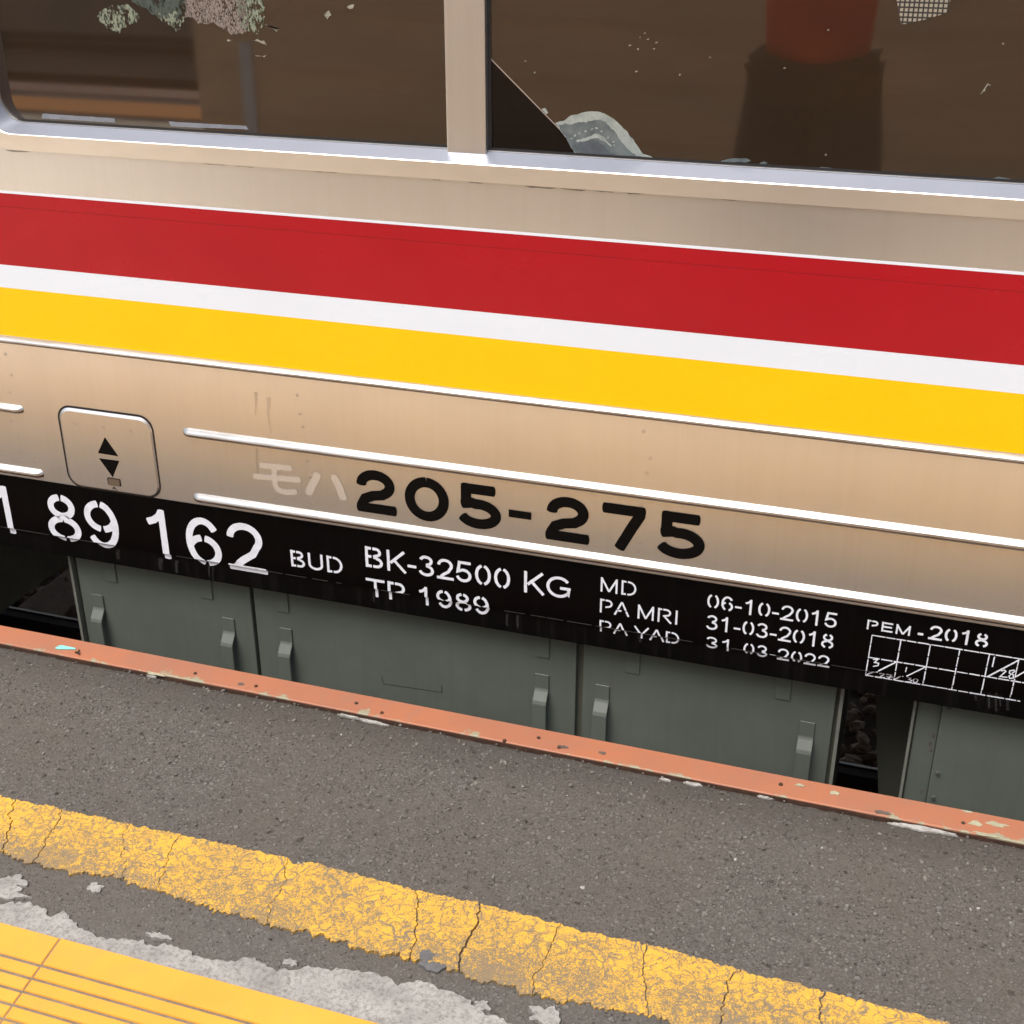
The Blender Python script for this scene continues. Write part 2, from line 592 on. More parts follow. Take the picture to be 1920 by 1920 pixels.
RAIL_TOP = m_metal('polished_rail_head', (0.60, 0.56, 0.50, 1), 0.42)
RAIL_SIDE = m_paint('rusty_rail', (0.05, 0.036, 0.03, 1), 0.8, 0.4, 30, bump=0.3)
BOLT = m_metal('dull_bolt', (0.22, 0.22, 0.2, 1), 0.45, 0.7)


def m_wood():
    t = NT('brown_board')
    f = t.noise(t.map((0.7, 1, 9)), 4.0, 5, 0.6)
    c = t.mix(t.ramp(f, [(0.3, 0), (0.7, 1)]), (0.84, 0.64, 0.43, 1), (0.74, 0.54, 0.36, 1))
    t.bump(f, 0.1, 0.003)
    return t.set(color=c, rough=0.7)


WOOD = m_wood()
INTERIOR = m_paint('car_interior_panel', (0.30, 0.29, 0.27, 1), 0.6, 0.2, 4)
SEAT_F = m_paint('seat_fabric', (0.05, 0.09, 0.16, 1), 0.9, 0.3, 20)


def m_residue(name, c0, c1, thr=0.5, scale=60.0):
    """flaky glue / torn film left on the glass: holes where it has come off"""
    t = NT(name)
    v = t.map((1, 1, 0.55))
    f = t.noise(v, scale, 6, 0.75)
    g = t.noise(v, scale * 4, 4, 0.7)
    c = t.mix(t.ramp(g, [(0.38, 0), (0.62, 1)]), c0, c1)
    al = t.ramp(t.math('ADD', t.math('MULTIPLY', f, 0.7), t.math('MULTIPLY', g, 0.3)), [(thr - 0.03, 0), (thr + 0.02, 1)])
    t.bump(g, 0.4, 0.001)
    return t.set(color=c, rough=0.7, alpha=al)


RES_GREEN = m_residue('green_grey_film_flakes', (0.075, 0.105, 0.075, 1), (0.24, 0.265, 0.20, 1), 0.515, 75)
RES_DARK = m_residue('dark_green_film_flakes', (0.030, 0.042, 0.034, 1), (0.055, 0.072, 0.058, 1), 0.44, 40)  # darker green pieces of the torn film
RES_PINK = m_residue('pinkish_film_flakes', (0.085, 0.064, 0.052, 1), (0.25, 0.21, 0.185, 1), 0.465, 105)
RES_LIGHT = m_residue('pale_glue_specks', (0.20, 0.19, 0.15, 1), (0.34, 0.33, 0.27, 1), 0.44, 160)
GLUE_L = m_paint('pale_glue_rim', (0.33, 0.36, 0.335, 1), 0.7, 0.45, 45, dark=(0.19, 0.225, 0.21, 1), bump=0.25)
GLUE_M = m_paint('grey_green_glue', (0.125, 0.15, 0.15, 1), 0.6, 0.35, 55, dark=(0.06, 0.078, 0.082, 1), bump=0.25)
GLUE_D = m_paint('dark_glue_core', (0.085, 0.10, 0.115, 1), 0.5, 0.35, 40, bump=0.25)
SILL_REFL = m_paint('painted_sill_reflection', (0.22, 0.235, 0.265, 1), 0.4, 0.25, 40)  # pale colour standing in for the sill's reflection
FILM_EDGE = m_paint('film_cut_edge', (0.30, 0.25, 0.21, 1), 0.5, 0.2, 30)


def m_stain(name, col, strength):
    t = NT(name)
    f = t.noise(t.map((40, 1, 6)), 1.0, 4, 0.6)
    return t.set(color=col, rough=0.6, alpha=t.math('MULTIPLY', t.ramp(f, [(0.3, 0.4), (0.7, 1)]), strength))


STAIN = m_stain('dried_drip', (0.20, 0.155, 0.11, 1), 0.24)
DUST = m_stain('grey_dust_run', (0.30, 0.29, 0.30, 1), 0.09)
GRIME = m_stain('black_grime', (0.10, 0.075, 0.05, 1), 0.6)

# ------------------------------------------------------------------ ground, track
gm = bmesh.new()
s = 400.0
gm.faces.new([gm.verts.new(p) for p in ((-s, -s, -1.0), (s, -s, -1.0), (s, s, -1.0), (-s, s, -1.0))])
tag(from_bm('ground', gm, GROUND), 'dark gravelly ground of the railway cutting', 'ground', kind='structure')

track = empty('railway_track', (0, 1.4, -1.0), 'railway track on ballast under the parked train car', 'track')
track['kind'] = 'structure'


def local(parent, o):
    """keep world coordinates of a mesh built in world space under a moved parent"""
    o.parent = parent
    o.matrix_parent_inverse = Matrix.Translation(parent.location).inverted()
    return o


def rail(yc, zt, parent, x0=-30, x1=30):
    prof = [(-.060, -.15), (-.060, -.138), (-.010, -.118), (-.009, -.045), (-.033, -.034), (-.034, -.012), (-.026, -.002)]
    pts = prof + [(-a, b) for a, b in prof[::-1]]
    bm = bmesh.new()
    A = [bm.verts.new((x0, yc + a, zt + b)) for a, b in pts]
    B = [bm.verts.new((x1, yc + a, zt + b)) for a, b in pts]
    for i in range(len(pts)):
        j = (i + 1) % len(pts)
        bm.faces.new((A[i], A[j], B[j], B[i]))
    bm.faces.new(A[::-1]); bm.faces.new(B)
    bmesh.ops.recalc_face_normals(bm, faces=bm.faces)
    r = local(parent, from_bm('rail', bm, RAIL_SIDE))
    b2 = bmesh.new()
    add_box(b2, x0, x1, yc + .012, yc + .022, zt - .003, zt + .001, 0)
    bmesh.ops.recalc_face_normals(b2, faces=b2.faces)
    h = from_bm('running_surface', b2, RAIL_TOP)
    h.parent = r
    return r


rail(0.885, -0.75, track)
rail(1.985, -0.75, track)
bed = box('bounce_bed', -20, 20, .0, 7.0, -1.01, -.962, m_stone('pale_bounce_bed', (0.14, 0.105, 0.078, 1), (0.36, 0.29, 0.225, 1), 16.0))  # pale slab added to bounce daylight in under the car
local(track, bed)
track2 = empty('railway_track', (0, -9.0, -1.0), 'empty railway tracks beyond the far platform edge, mirrored in the left window', 'track')
track2['kind'] = 'structure'
for yy in (-7.6, -8.67, -11.2, -12.27, -15.2, -16.27):
    rail(yy, -.80, track2)
sl_me = None
for k in range(-9, 10):
    x = -2.805 + 0.6 * (k + 2)
    if sl_me is None:
        bm = bmesh.new()
        add_box(bm, -.085, .085, .33, 2.5, -1.02, -.888, 0.012)
        bmesh.ops.recalc_face_normals(bm, faces=bm.faces)
        o = from_bm('sleeper', bm, SLEEPER)
        sl_me = o.data
    else:
        o = link('sleeper', sl_me)
    o.location.x = x
    o.parent = track
    o.matrix_parent_inverse = Matrix.Translation(track.location).inverted()


_t = bmesh.new()
bmesh.ops.create_icosphere(_t, subdivisions=1, radius=1.0)
_t.verts.ensure_lookup_table()
ICO_V = [v.co.copy() for v in _t.verts]
ICO_F = [[v.index for v in f.verts] for f in _t.faces]
_t.free()


def stone_bm(bm, c, r, rnd, flat=0.7):
    M = Matrix.Translation(c) @ Matrix.Rotation(rnd.uniform(0, 6.3), 4, 'Z') @ Matrix.Rotation(rnd.uniform(-.5, .5), 4, 'X')
    sx, sy, sz = r * rnd.uniform(.75, 1.3), r * rnd.uniform(.65, 1.1), r * flat * rnd.uniform(.7, 1.15)
    vs = []
    for v in ICO_V:
        k = rnd.uniform(.72, 1.18)
        vs.append(bm.verts.new(M @ Vector((v.x * sx * k, v.y * sy * k, v.z * sz * k))))
    for f in ICO_F:
        bm.faces.new([vs[i] for i in f])


rnd = random.Random(3)
bm = bmesh.new()
for (xa, xb, ya, yb, n) in ((-3.5, -1.9, .15, 3.0, 2600), (-.5, .7, .15, 3.6, 2600)):
    for i in range(n):
        x, y = rnd.uniform(xa, xb), rnd.uniform(ya, yb)
        ph = ((x + 2.805) / 0.6) % 1.0
        on = min(ph, 1 - ph) * 0.6 < .10 and .3 < y < 2.5
        if on and rnd.random() < .975: continue
        stone_bm(bm, Vector((x, y, -.955 + rnd.uniform(-.01, .05) + (.06 if on else 0))), rnd.choice((.014, .018, .022, .027, .034)) * rnd.uniform(.85, 1.15), rnd)
tag(from_bm('ballast_stones', bm, BALLAST), 'loose brown ballast stones under the train', 'ballast', kind='stuff')

# ------------------------------------------------------------------ platform
platform = empty('platform', (0, -3.3, -1.0), 'asphalt station platform with worn yellow line and tactile paving', 'platform')
platform['kind'] = 'structure'
PX0, PX1 = -14.0, 14.0
EDGE_F, EDGE_N, BACK = -0.2095, -0.2705, -6.45


def on_platform(o):
    return local(platform, o)


on_platform(box('platform_wall', PX0, PX1, BACK + .01, EDGE_F - .012, -1.05, -0.02, CEMENT))
# asphalt sheet: fine near the camera for a slightly uneven, ragged-edged surface
bm = bmesh.new()
nx, ny = 330, 110
fx0, fx1, fy0, fy1 = -1.9, .75, -1.06, EDGE_N - .002
rnd = random.Random(5)
V = []
for j in range(ny + 1):
    row = []
    for i in range(nx + 1):
        x, y = fx0 + (fx1 - fx0) * i / nx, fy0 + (fy1 - fy0) * j / ny
        e = min(1, 6 * i / nx, 6 * (1 - i / nx), 8 * j / ny)
        z = (mn.noise((x * 6, y * 6, 1)) * .0028 + mn.noise((x * 42, y * 42, 2)) * .0010 + rnd.uniform(-.0005, .0005)) * e
        yy = y
        if j == ny:
            yy += mn.noise((x * 55, 3, 0)) * .003 - .001 + mn.noise((x * 160, 8, 0)) * .002
            z -= .004
        row.append(bm.verts.new((x, yy, z)))
    V.append(row)
for j in range(ny):
    for i in range(nx):
        bm.faces.new((V[j][i], V[j][i + 1], V[j + 1][i + 1], V[j + 1][i]))
# surrounding plain sheets share the border line
for (xa, xb, ya, yb) in ((PX0, fx0, BACK + .06, fy1), (fx1, PX1, BACK + .06, fy1), (fx0, fx1, BACK + .06, fy0)):
    bm.faces.new([bm.verts.new(p) for p in ((xa, ya, 0), (xb, ya, 0), (xb, yb, 0), (xa, yb, 0))])
on_platform(from_bm('asphalt_surface', bm, ASPHALT, smooth=True))

# orange steel edging angle
bm = bmesh.new()
n = 220
prof = [(EDGE_N, -.010), (EDGE_N, .0045), (EDGE_N + .002, .006), (EDGE_F - .004, .006), (EDGE_F, .003), (EDGE_F, -.07)]
rows = []
for i in range(n + 1):
    x = -2.6 + 3.8 * i / n
    w = mn.noise((x * 3, 7, 0)) * .0014
    zz = mn.noise((x * 2.2, 1, 4)) * .0010
    rows.append([bm.verts.new((x, a + (w if k in (0, 1, 2) else 0), b + zz)) for k, (a, b) in enumerate(prof)])
for i in range(n):
    for k in range(len(prof) - 1):
        bm.faces.new((rows[i][k], rows[i + 1][k], rows[i + 1][k + 1], rows[i][k + 1]))
for xa, xb in ((PX0, -2.6), (1.2, PX1)):
    a = [bm.verts.new((xa, p, q)) for p, q in prof]
    b = [bm.verts.new((xb, p, q)) for p, q in prof]
    for k in range(len(prof) - 1):
        bm.faces.new((a[k], b[k], b[k + 1], a[k + 1]))
bmesh.ops.recalc_face_normals(bm, faces=bm.faces)
edge = on_platform(from_bm('steel_edging', bm, ORANGE))
on_platform(box('rusty_edging_side', PX0, PX1, EDGE_N - .0022, EDGE_N - .0004, -.01, .0035, RUST))


def disc(name, c, r, h, mat, parent=None, seg=10, axis='z'):
    bm = bmesh.new()
    bmesh.ops.create_cone(bm, cap_ends=True, segments=seg, radius1=r, radius2=r * .75, depth=h)
    if axis == 'y':
        bmesh.ops.rotate(bm, verts=bm.verts, matrix=Matrix.Rotation(PI / 2, 3, 'X'))
    bmesh.ops.translate(bm, verts=bm.verts, vec=c)
    return from_bm(name, bm, mat, parent)


for (u, v) in ((366, 1262), (480, 1286), (668, 1318), (716, 1336), (946, 1388), (1048, 1401), (1464, 1470), (1806, 1543), (1010, 1383)):
    p = floor(u, v, .007)
    o = disc('edging_screw', (p.x, p.y, .0065), .0042, .003, RUST)
    o.parent = edge
rnd = random.Random(12)


def blob(name, cx, cy, rx, ry, z, mat, amp=.35, h=.0012, rot=0.0, n=26):
    off = rnd.random() * 50
    pts = []
    for i in range(n):
        a = 2 * PI * i / n
        k = 1 + amp * (mn.noise((math.cos(a) * 1.6 + off, math.sin(a) * 1.6, 0)) * 1.4 + rnd.uniform(-.25, .25))
        x, y = rx * math.cos(a) * k, ry * math.sin(a) * k
        pts.append((cx + x * math.cos(rot) - y * math.sin(rot), cy + x * math.sin(rot) + y * math.cos(rot)))
    return prism_z(name, pts, z, z + h, mat)


PRIMER = m_paint('bare_primer_chip', (0.42, 0.40, 0.27, 1), 0.7, 0.3, 60)
DARKCHIP = m_paint('dark_rust_chip', (0.13, 0.10, 0.085, 1), 0.8, 0.4, 60)
for (u, v, rx, ry, mt) in ((1830, 1545, .011, .0055, PRIMER), (1868, 1546, .015, .006, PRIMER), (1812, 1522, .009, .003, PRIMER), (1565, 1487, .009, .005, PRIMER),
                           (1500, 1473, .008, .003, PRIMER), (1655, 1524, .014, .0045, DARKCHIP), (1056, 1401, .010, .005, DARKCHIP), (1130, 1412, .007, .004, DARKCHIP), (290, 1264, .02, .004, PRIMER), (1850, 1566, .02, .004, PRIMER), (452, 1283, .006, .004, DARKCHIP)):
    p = floor(u, v, .006)
    o = blob('paint_chip', p.x, p.y, rx, ry, .0062, mt, .45, .0009)
    o.parent = edge
# white cement smears where the asphalt meets the edging
for (u, v, rx, ry) in ((700, 1356, .035, .005), (655, 1346, .03, .003), (1247, 1464, .012, .004), (1300, 1472, .018, .0055), (1432, 1497, .014, .003), (1730, 1557, .055, .0065), (1688, 1549, .02, .004), (1775, 1565, .02, .004), (285, 1270, .012, .004)):
    p = floor(u, v, 0)
    on_platform(blob('cement_smear', p.x, min(p.y, EDGE_N - .005), rx * .8, ry * .75, .0006, CEMENT_W, .45, rnd.uniform(.0022, .0042), n=34))

# cracked yellow safety line: separate slabs of thick paint between the cracks
top_px = [(-700, 1338), (-300, 1428), (0, 1495), (118, 1520), (240, 1547), (400, 1580), (540, 1611), (548, 1622), (585, 1620), (700, 1650), (778, 1672), (900, 1697), (1000, 1722), (1100, 1750), (1210, 1772), (1330, 1805), (1385, 1820), (1548, 1862), (1700, 1900), (1840, 1936), (2200, 2035), (2900, 2230)]
bot_px = [(-700, 1420), (-300, 1520), (0, 1598), (60, 1620), (120, 1636), (210, 1645), (290, 1672), (390, 1702), (450, 1722), (540, 1745), (600, 1755), (700, 1788), (790, 1802), (850, 1822), (1000, 1868), (1060, 1880), (1130, 1890), (1200, 1905), (1300, 1935), (1500, 1990), (2100, 2150), (2900, 2370)]
TOP = [Vector((-7, -.684))] + [floor(u, v).xy for u, v in top_px] + [Vector((7, -.682))]
BOT = [Vector((-7, -.80))] + [floor(u, v).xy for u, v in bot_px] + [Vector((7, -.805))]
cracks_px = [((-280, 1433), (-300, 1520)), ((30, 1502), (8, 1600)), ((118, 1520), (62, 1620)), ((240, 1547), (222, 1655)), ((340, 1568), (300, 1676)), ((541, 1612), (502, 1735)), ((780, 1672), (770, 1798)), ((900, 1697), (862, 1825)), ((1050, 1737), (1000, 1868)), ((1210, 1772), (1215, 1908)), ((1385, 1820), (1350, 1948)), ((1548, 1862), (1535, 2000)), ((1900, 1950), (1880, 2090))]


def cut_at(poly, x):
    for a, b in zip(poly[:-1], poly[1:]):
        if a[0] <= x <= b[0] or b[0] <= x <= a[0]:
            k = (x - a[0]) / (b[0] - a[0]) if abs(b[0] - a[0]) > 1e-9 else 0
            return (x, a[1] + (b[1] - a[1]) * k)
    return tuple(poly[-1])


rnd = random.Random(21)
cuts = []
for (a, b) in cracks_px:
    A, B = floor(*a).xy, floor(*b).xy
    mid = ((A[0] + B[0]) / 2 + rnd.uniform(-.008, .008), (A[1] + B[1]) / 2)
    cuts.append((cut_at(TOP, A[0]), mid, cut_at(BOT, B[0])))
bounds = [((TOP[0][0], TOP[0][1]), (BOT[0][0], BOT[0][1]))]
line = empty('safety_line', (0, -.74, 0), '', '')
del line['label'], line['category']
line.parent = platform
line.matrix_parent_inverse = Matrix.Translation(platform.location).inverted()
line.location = (0, 0, 0)
line.matrix_parent_inverse = Matrix.Translation(platform.location).inverted()
seq = [((TOP[0][0], TOP[0][1]), None, (BOT[0][0], BOT[0][1]))] + cuts + [((TOP[-1][0], TOP[-1][1]), None, (BOT[-1][0], BOT[-1][1]))]
crack_lines = []
for c in seq:
    if c[1] is None:
        crack_lines.append([c[0], c[2]])
    else:
        crack_lines.append(ragged([c[0], ((c[0][0] + c[1][0]) / 2 + rnd.uniform(-.008, .008), (c[0][1] + c[1][1]) / 2), c[1], ((c[2][0] + c[1][0]) / 2 + rnd.uniform(-.01, .01), (c[2][1] + c[1][1]) / 2), c[2]], .0055, .004, rnd))
for i in range(len(seq) - 1):
    Lc, Rc = crack_lines[i], crack_lines[i + 1]
    tl, tr, bl, br = Lc[0], Rc[0], Lc[-1], Rc[-1]
    tp = [tl] + [tuple(p) for p in TOP if tl[0] + .004 < p[0] < tr[0] - .004] + [tr]
    bp = [bl] + [tuple(p) for p in BOT if bl[0] + .004 < p[0] < br[0] - .004] + [br]
    tp = ragged(tp, .0052, .0025, rnd)
    bp = ragged(bp, .0115, .0025, rnd)
    gl, gr = rnd.uniform(.0002, .0016), rnd.uniform(.0002, .0016)
    poly = [(p[0] + gl, p[1]) for p in tp[:1]] + tp[1:-1] + [(p[0] - gr, p[1]) for p in Rc] + bp[1:-1][::-1] + [(p[0] + gl, p[1]) for p in Lc[::-1][:-1]]
    o = prism_z('paint_slab', poly, -.002, .0035 + rnd.uniform(-.0006, .0008), ROAD_Y)
    o.parent = line

# cement bedding strip beside the tactile paving
cem_px = [(-900, 1500), (-500, 1590), (-200, 1655), (0, 1702), (20, 1693), (70, 1702), (95, 1722), (118, 1712), (150, 1742), (182, 1762), (200, 1765), (255, 1766), (275, 1775), (310, 1772), (345, 1782), (385, 1800), (420, 1806), (470, 1800), (520, 1822), (570, 1820), (650, 1822), (700, 1828), (745, 1848), (790, 1842), (830, 1858), (880, 1882), (905, 1902), (950, 1915), (975, 1935), (1060, 1965), (1250, 2010), (1800, 2170)]
pts = [tuple(floor(u, v).xy) for u, v in cem_px]
pts = ragged([(-7, -.893)] + pts + [(pts[-1][0] + .15, -.915), (7, -.912)], .0075, .005, random.Random(31))
pts = pts + [(pts[-1][0], -1.00), (pts[0][0], -1.00)]
on_platform(prism_z('cement_bedding', pts, -.004, .0042, CEMENT))
rnd = random.Random(44)
for (u, v, rx, ry, mt) in ((5, 1672, .05, .012, CEMENT), (28, 1655, .02, .010, CEMENT), (178, 1666, .013, .008, CEMENT), (815, 1808, .022, .016, CEMENT_B), (800, 1795, .012, .010, CEMENT_B), (1022, 1906, .020, .015, CEMENT), (905, 1890, .010, .008, CEMENT), (300, 1758, .02, .006, CEMENT), (545, 1808, .012, .006, CEMENT)):
    p = floor(u, v)
    on_platform(blob('cement_patch', p.x, p.y, rx, ry, -.002, mt, .5 if mt is CEMENT else .22, .0042 + rnd.uniform(.0014, .0030), n=36))

# tactile paving: long tiles with grooves between flat bars
tj = -1.086
TY = -0.9385
tile_me = None
bars = [(0.0, .0520)] + [(.0570 + .0245 * q, .0570 + .0245 * q + .0197) for q in range(8)] + [(.2530, .300)]
skew = 0.11
on_platform(box('tactile_bed', -9, 9, TY - .302, TY - .0005, -.004, .0080, GROUT))
tl = .62
bm = bmesh.new()
for a, b in bars:
    vs = [(0.0015 + a * skew, -a), (tl - .0015 + a * skew, -a), (tl - .0015 + b * skew, -b), (.0015 + b * skew, -b)]
    lo = [bm.verts.new((x, y, .004)) for x, y in vs]
    hi = [bm.verts.new((x, y, .0098)) for x, y in vs]
    f = bm.faces.new(hi)
    for i in range(4):
        bm.faces.new((lo[i], lo[(i + 1) % 4], hi[(i + 1) % 4], hi[i]))
    bmesh.ops.bevel(bm, geom=list(f.edges), offset=.0009, segments=2, affect='EDGES')
bmesh.ops.recalc_face_normals(bm, faces=bm.faces)
tile_me = bpy.data.meshes.new('tile')
bm.to_mesh(tile_me); bm.free()
tile_me.materials.append(TILE)
for k in range(-10, 11):
    o = link('tile', tile_me)
    o.location = (tj + tl * k, TY, random.Random(k).uniform(-.0006, .0006))
    o.parent = platform
    o.matrix_parent_inverse = Matrix.Translation(platform.location).inverted()

# beige slabs behind the tactile strip, added unseen to warm the steel's reflections
BOUNCE_PAVE = m_paint('beige_bounce_paving', (0.72, 0.595, 0.43, 1), 0.55, 0.15, 6)
pv = None
for ix in range(-14, 14):
    for iy in range(6):
        if pv is None:
            bm = bmesh.new()
            add_box(bm, .004, .796, .004, .656, -.004, .008)
            bmesh.ops.recalc_face_normals(bm, faces=bm.faces)
            o = from_bm('bounce_slab', bm, BOUNCE_PAVE); pv = o.data
        else:
            o = link('bounce_slab', pv)
        o.location = (ix * .8, -1.245 - .66 * (iy + 1), 0)
        o.parent = platform
        o.matrix_parent_inverse = Matrix.Translation(platform.location).inverted()

FARTILE = m_paint('orange_far_tactile', (0.80, 0.30, 0.035, 1), 0.6, 0.2, 30)
# far side of the island platform (seen mirrored in the left window)
on_platform(box('far_steel_edging', PX0, PX1, BACK, -6.10, -.03, .008, ORANGE))
on_platform(box('far_tactile_band', PX0, PX1, -5.85, -5.36, -.004, .010, FARTILE))

# loose grit and stone chips on the asphalt
rnd = random.Random(8)
bm = bmesh.new()
cnt = 0
while cnt < 4200:
    x, y = rnd.uniform(-1.75, .6), rnd.uniform(-1.0, EDGE_N - .004)
    if rnd.random() > (.35 + .65 * max(0, (y + .7) / .43)): continue
    if -.815 < y < -.67 and rnd.random() < .93: continue
    if y < -.885 and x < -.4: continue
    r = rnd.choice((.0011, .0014, .0018, .0022, .003, .0042)) * rnd.uniform(.7, 1.2)
    M = Matrix.Rotation(rnd.uniform(0, 6.3), 3, 'Z')
    vs = [Vector((math.cos(a) * r * rnd.uniform(.7, 1.25), math.sin(a) * r * rnd.uniform(.6, 1.0), 0)) for a in [i * PI / 3 for i in range(6)]]
    c = Vector((x, y, .0006 + mn.noise((x * 6, y * 6, 1)) * .0028))
    lo = [bm.verts.new(M @ v + c) for v in vs]
    hi = [bm.verts.new(M @ (v * .62) + c + Vector((0, 0, r * rnd.uniform(.25, .55)))) for v in vs]
    for i in range(6):
        bm.faces.new((lo[i], lo[(i + 1) % 6], hi[(i + 1) % 6], hi[i]))
    bm.faces.new(hi)
    cnt += 1
tag(from_bm('stone_chippings', bm, CHIPS), 'loose stone chippings scattered over the asphalt', 'chippings', kind='stuff')
WHITE_ST = m_paint('white_pebble', (0.42, 0.40, 0.36, 1), 0.7, 0.3, 200)
bm = bmesh.new()
for (u, v, r) in ((1092, 1664, .0055), (980, 1475, .004), (1165, 1790, .004), (1541, 1590, .003), (640, 1378, .004), (210, 1440, .003), (410, 1360, .003), (560, 1618, .004), (1380, 1612, .005), (1818, 1705, .005), (1834, 1704, .005), (1063, 1492, .002), (1895, 1730, .002), (748, 1611, .002), (700, 1585, .002), (905, 1545, .003)):
    p = floor(u, v)
    stone_bm(bm, Vector((p.x, p.y, .0006)), r * .8, rnd, .45)
tag(from_bm('white_pebbles', bm, WHITE_ST), 'tiny white pebbles lying on the asphalt', 'pebbles', kind='stuff')

# litter on the orange edging
CYAN = m_paint('turquoise_plastic', (0.26, 0.72, 0.66, 1), 0.35, 0.12, 80)
pp = [tuple(floor(u, v, .007).xy) for u, v in ((103, 1216), (112, 1211), (118, 1211), (142, 1216), (142, 1218), (126, 1218), (108, 1217.5))]
o = prism_z('plastic_scrap', pp, .0072, .0085, CYAN)
tag(o, 'small torn turquoise plastic scrap lying on the orange edging', 'litter')
bm = bmesh.new()
for (a, b) in (((141, 1223), (147, 1226)), ((148, 1219), (149, 1228)), ((143, 1225), (149, 1221))):
    A, B = floor(*a, .007), floor(*b, .007)
    d = (B - A).normalized()
    nrm = Vector((-d.y, d.x, 0)) * .0012
    q = [A - nrm, B - nrm, B + nrm, A + nrm]
    lo = [bm.verts.new((v.x, v.y, .0065)) for v in q]
    hi = [bm.verts.new((v.x, v.y, .0092)) for v in q]
    bm.faces.new(hi)
    for i in range(4): bm.faces.new((lo[i], lo[(i + 1) % 4], hi[(i + 1) % 4], hi[i]))
tag(from_bm('twig_bit', bm, RUST), 'tiny black forked twig bit beside the turquoise scrap', 'litter')

# kiosk behind the photographer: its boards are what the dark windows mirror
kiosk = empty('kiosk', (-.6, -4.2, 0), 'long brown boarded kiosk across the platform, mirrored in the windows', 'kiosk')
local(kiosk, box('board_wall', -3.75, 2.8, -5.1, -4.0, .02, 2.3, WOOD))
local(kiosk, box('plinth', -3.70, 2.75, -5.05, -4.04, 0, .02, CEMENT))
local(kiosk, box('steel_strip', -3.49, -3.42, -4.0, -3.985, .02, .66, WHITE_V))
local(kiosk, box('kiosk_roof', -4.0, 3.05, -5.3, -3.9, 2.302, 2.36, GREEN_D))
for k in range(1, 9):
    local(kiosk, box('batten', -3.745, 2.795, -3.999, -3.99, .02 + .26 * k, .035 + .26 * k, WOOD))

# ------------------------------------------------------------------ the train car
car = empty('train_car', (0, 1.4, -.75), 'stainless steel commuter train car with red, white and yellow stripes', 'train')
XA, XB = -9.0, 9.0
WX0, WX1, WZ0, WZ1 = -1.745, 0.32, .966, 1.90
FOLD, BLK_T, BLK_B = .115, .2465, .064


def on_car(o, parent=None):
    p = parent or car
    if p is car:
        return local(car, o)
    o.parent = p
    return o


def loop_rr(x0, x1, z0, z1, r, seg=8):
    out = []
    for (cx, cz, a0) in ((x1 - r, z1 - r, 0), (x0 + r, z1 - r, 90), (x0 + r, z0 + r, 180), (x1 - r, z0 + r, 270)):
        for i in range(seg + 1):
            a = math.radians(a0 + 90 * i / seg)
            out.append((cx + r * math.cos(a), cz + r * math.sin(a)))
    return out


# body shell: side panels round the window opening, roof, floor, far side
bm = bmesh.new()
add_box(bm, XA, XB, 0, .05, BLK_T - .03, WZ0)
add_box(bm, XA, WX0 - .008, 0, .05, WZ0, WZ1)
add_box(bm, WX1 + .008, XB, 0, .05, WZ0, WZ1)
add_box(bm, XA, XB, 0, .05, WZ1, 2.45)
bmesh.ops.remove_doubles(bm, verts=bm.verts, dist=1e-5)
bmesh.ops.recalc_face_normals(bm, faces=bm.faces)
body = on_car(from_bm('body_side', bm, STEEL))
bm = bmesh.new()
prof = [(0.0, 2.45), (.06, 2.68), (.25, 2.82), (.8, 2.92), (1.4, 2.95), (2.0, 2.92), (2.55, 2.82), (2.74, 2.68), (2.8, 2.45)]
A = [bm.verts.new((XA, a, b)) for a, b in prof]
B = [bm.verts.new((XB, a, b)) for a, b in prof]
for i in range(len(prof) - 1): bm.faces.new((A[i], B[i], B[i + 1], A[i + 1]))
on_car(from_bm('roof', bm, STEEL, smooth=True))
on_car(box('far_side', XA, XB, 2.75, 2.8, BLK_B, 2.45, STEEL))
on_car(box('floor_pan', XA, XB, .052, 2.75, .085, .20, INTERIOR))
for x in (XA, XB - .05):
    on_car(box('end_wall', x + .001, x + .049, .051, 2.749, .201, 2.44, STEEL))
bench = on_car(box('seat_bench', -2.6, 1.0, .10, .55, .60, .66, SEAT_F))
on_car(box('seat_back', -2.6, 1.0, .056, .10, .68, .93, SEAT_F))
# solebar: black upper strip flush with the side, lower lip set back
on_car(box('solebar_plate', XA, XB, -.0012, .049, FOLD, BLK_T, BLACK_P, bevel=0))
bm = bmesh.new()
rr = [(-.0016, FOLD - .0008), (-.0016, FOLD + .0012), (-.0002, FOLD + .0014), (-.0002, FOLD - .0009)]
lip = on_car(box('solebar_lip', XA, XB, .0042, .05, BLK_B, FOLD - .001, BLACK_D))
bm.free()
# worn, bare line along the fold
rnd = random.Random(17)
bm = bmesh.new()
x = -2.4
while x < .9:
    L = rnd.uniform(.01, .09)
    if rnd.random() < (.78 if x < -.06 else .25):
        h = rnd.uniform(.0005, .0012)
        add_box(bm, x, x + L, -.0019, .003, FOLD - .0012, FOLD - .0012 + h)
    x += L + rnd.uniform(.0, .02)
bmesh.ops.recalc_face_normals(bm, faces=bm.faces)
WORN = m_paint('worn_grey_edge', (0.045, 0.043, 0.043, 1), 0.5, 0.5, 40)
worn = from_bm('worn_fold_edge', bm, WORN)
worn.parent = lip
worn['kind'] = 'stuff'

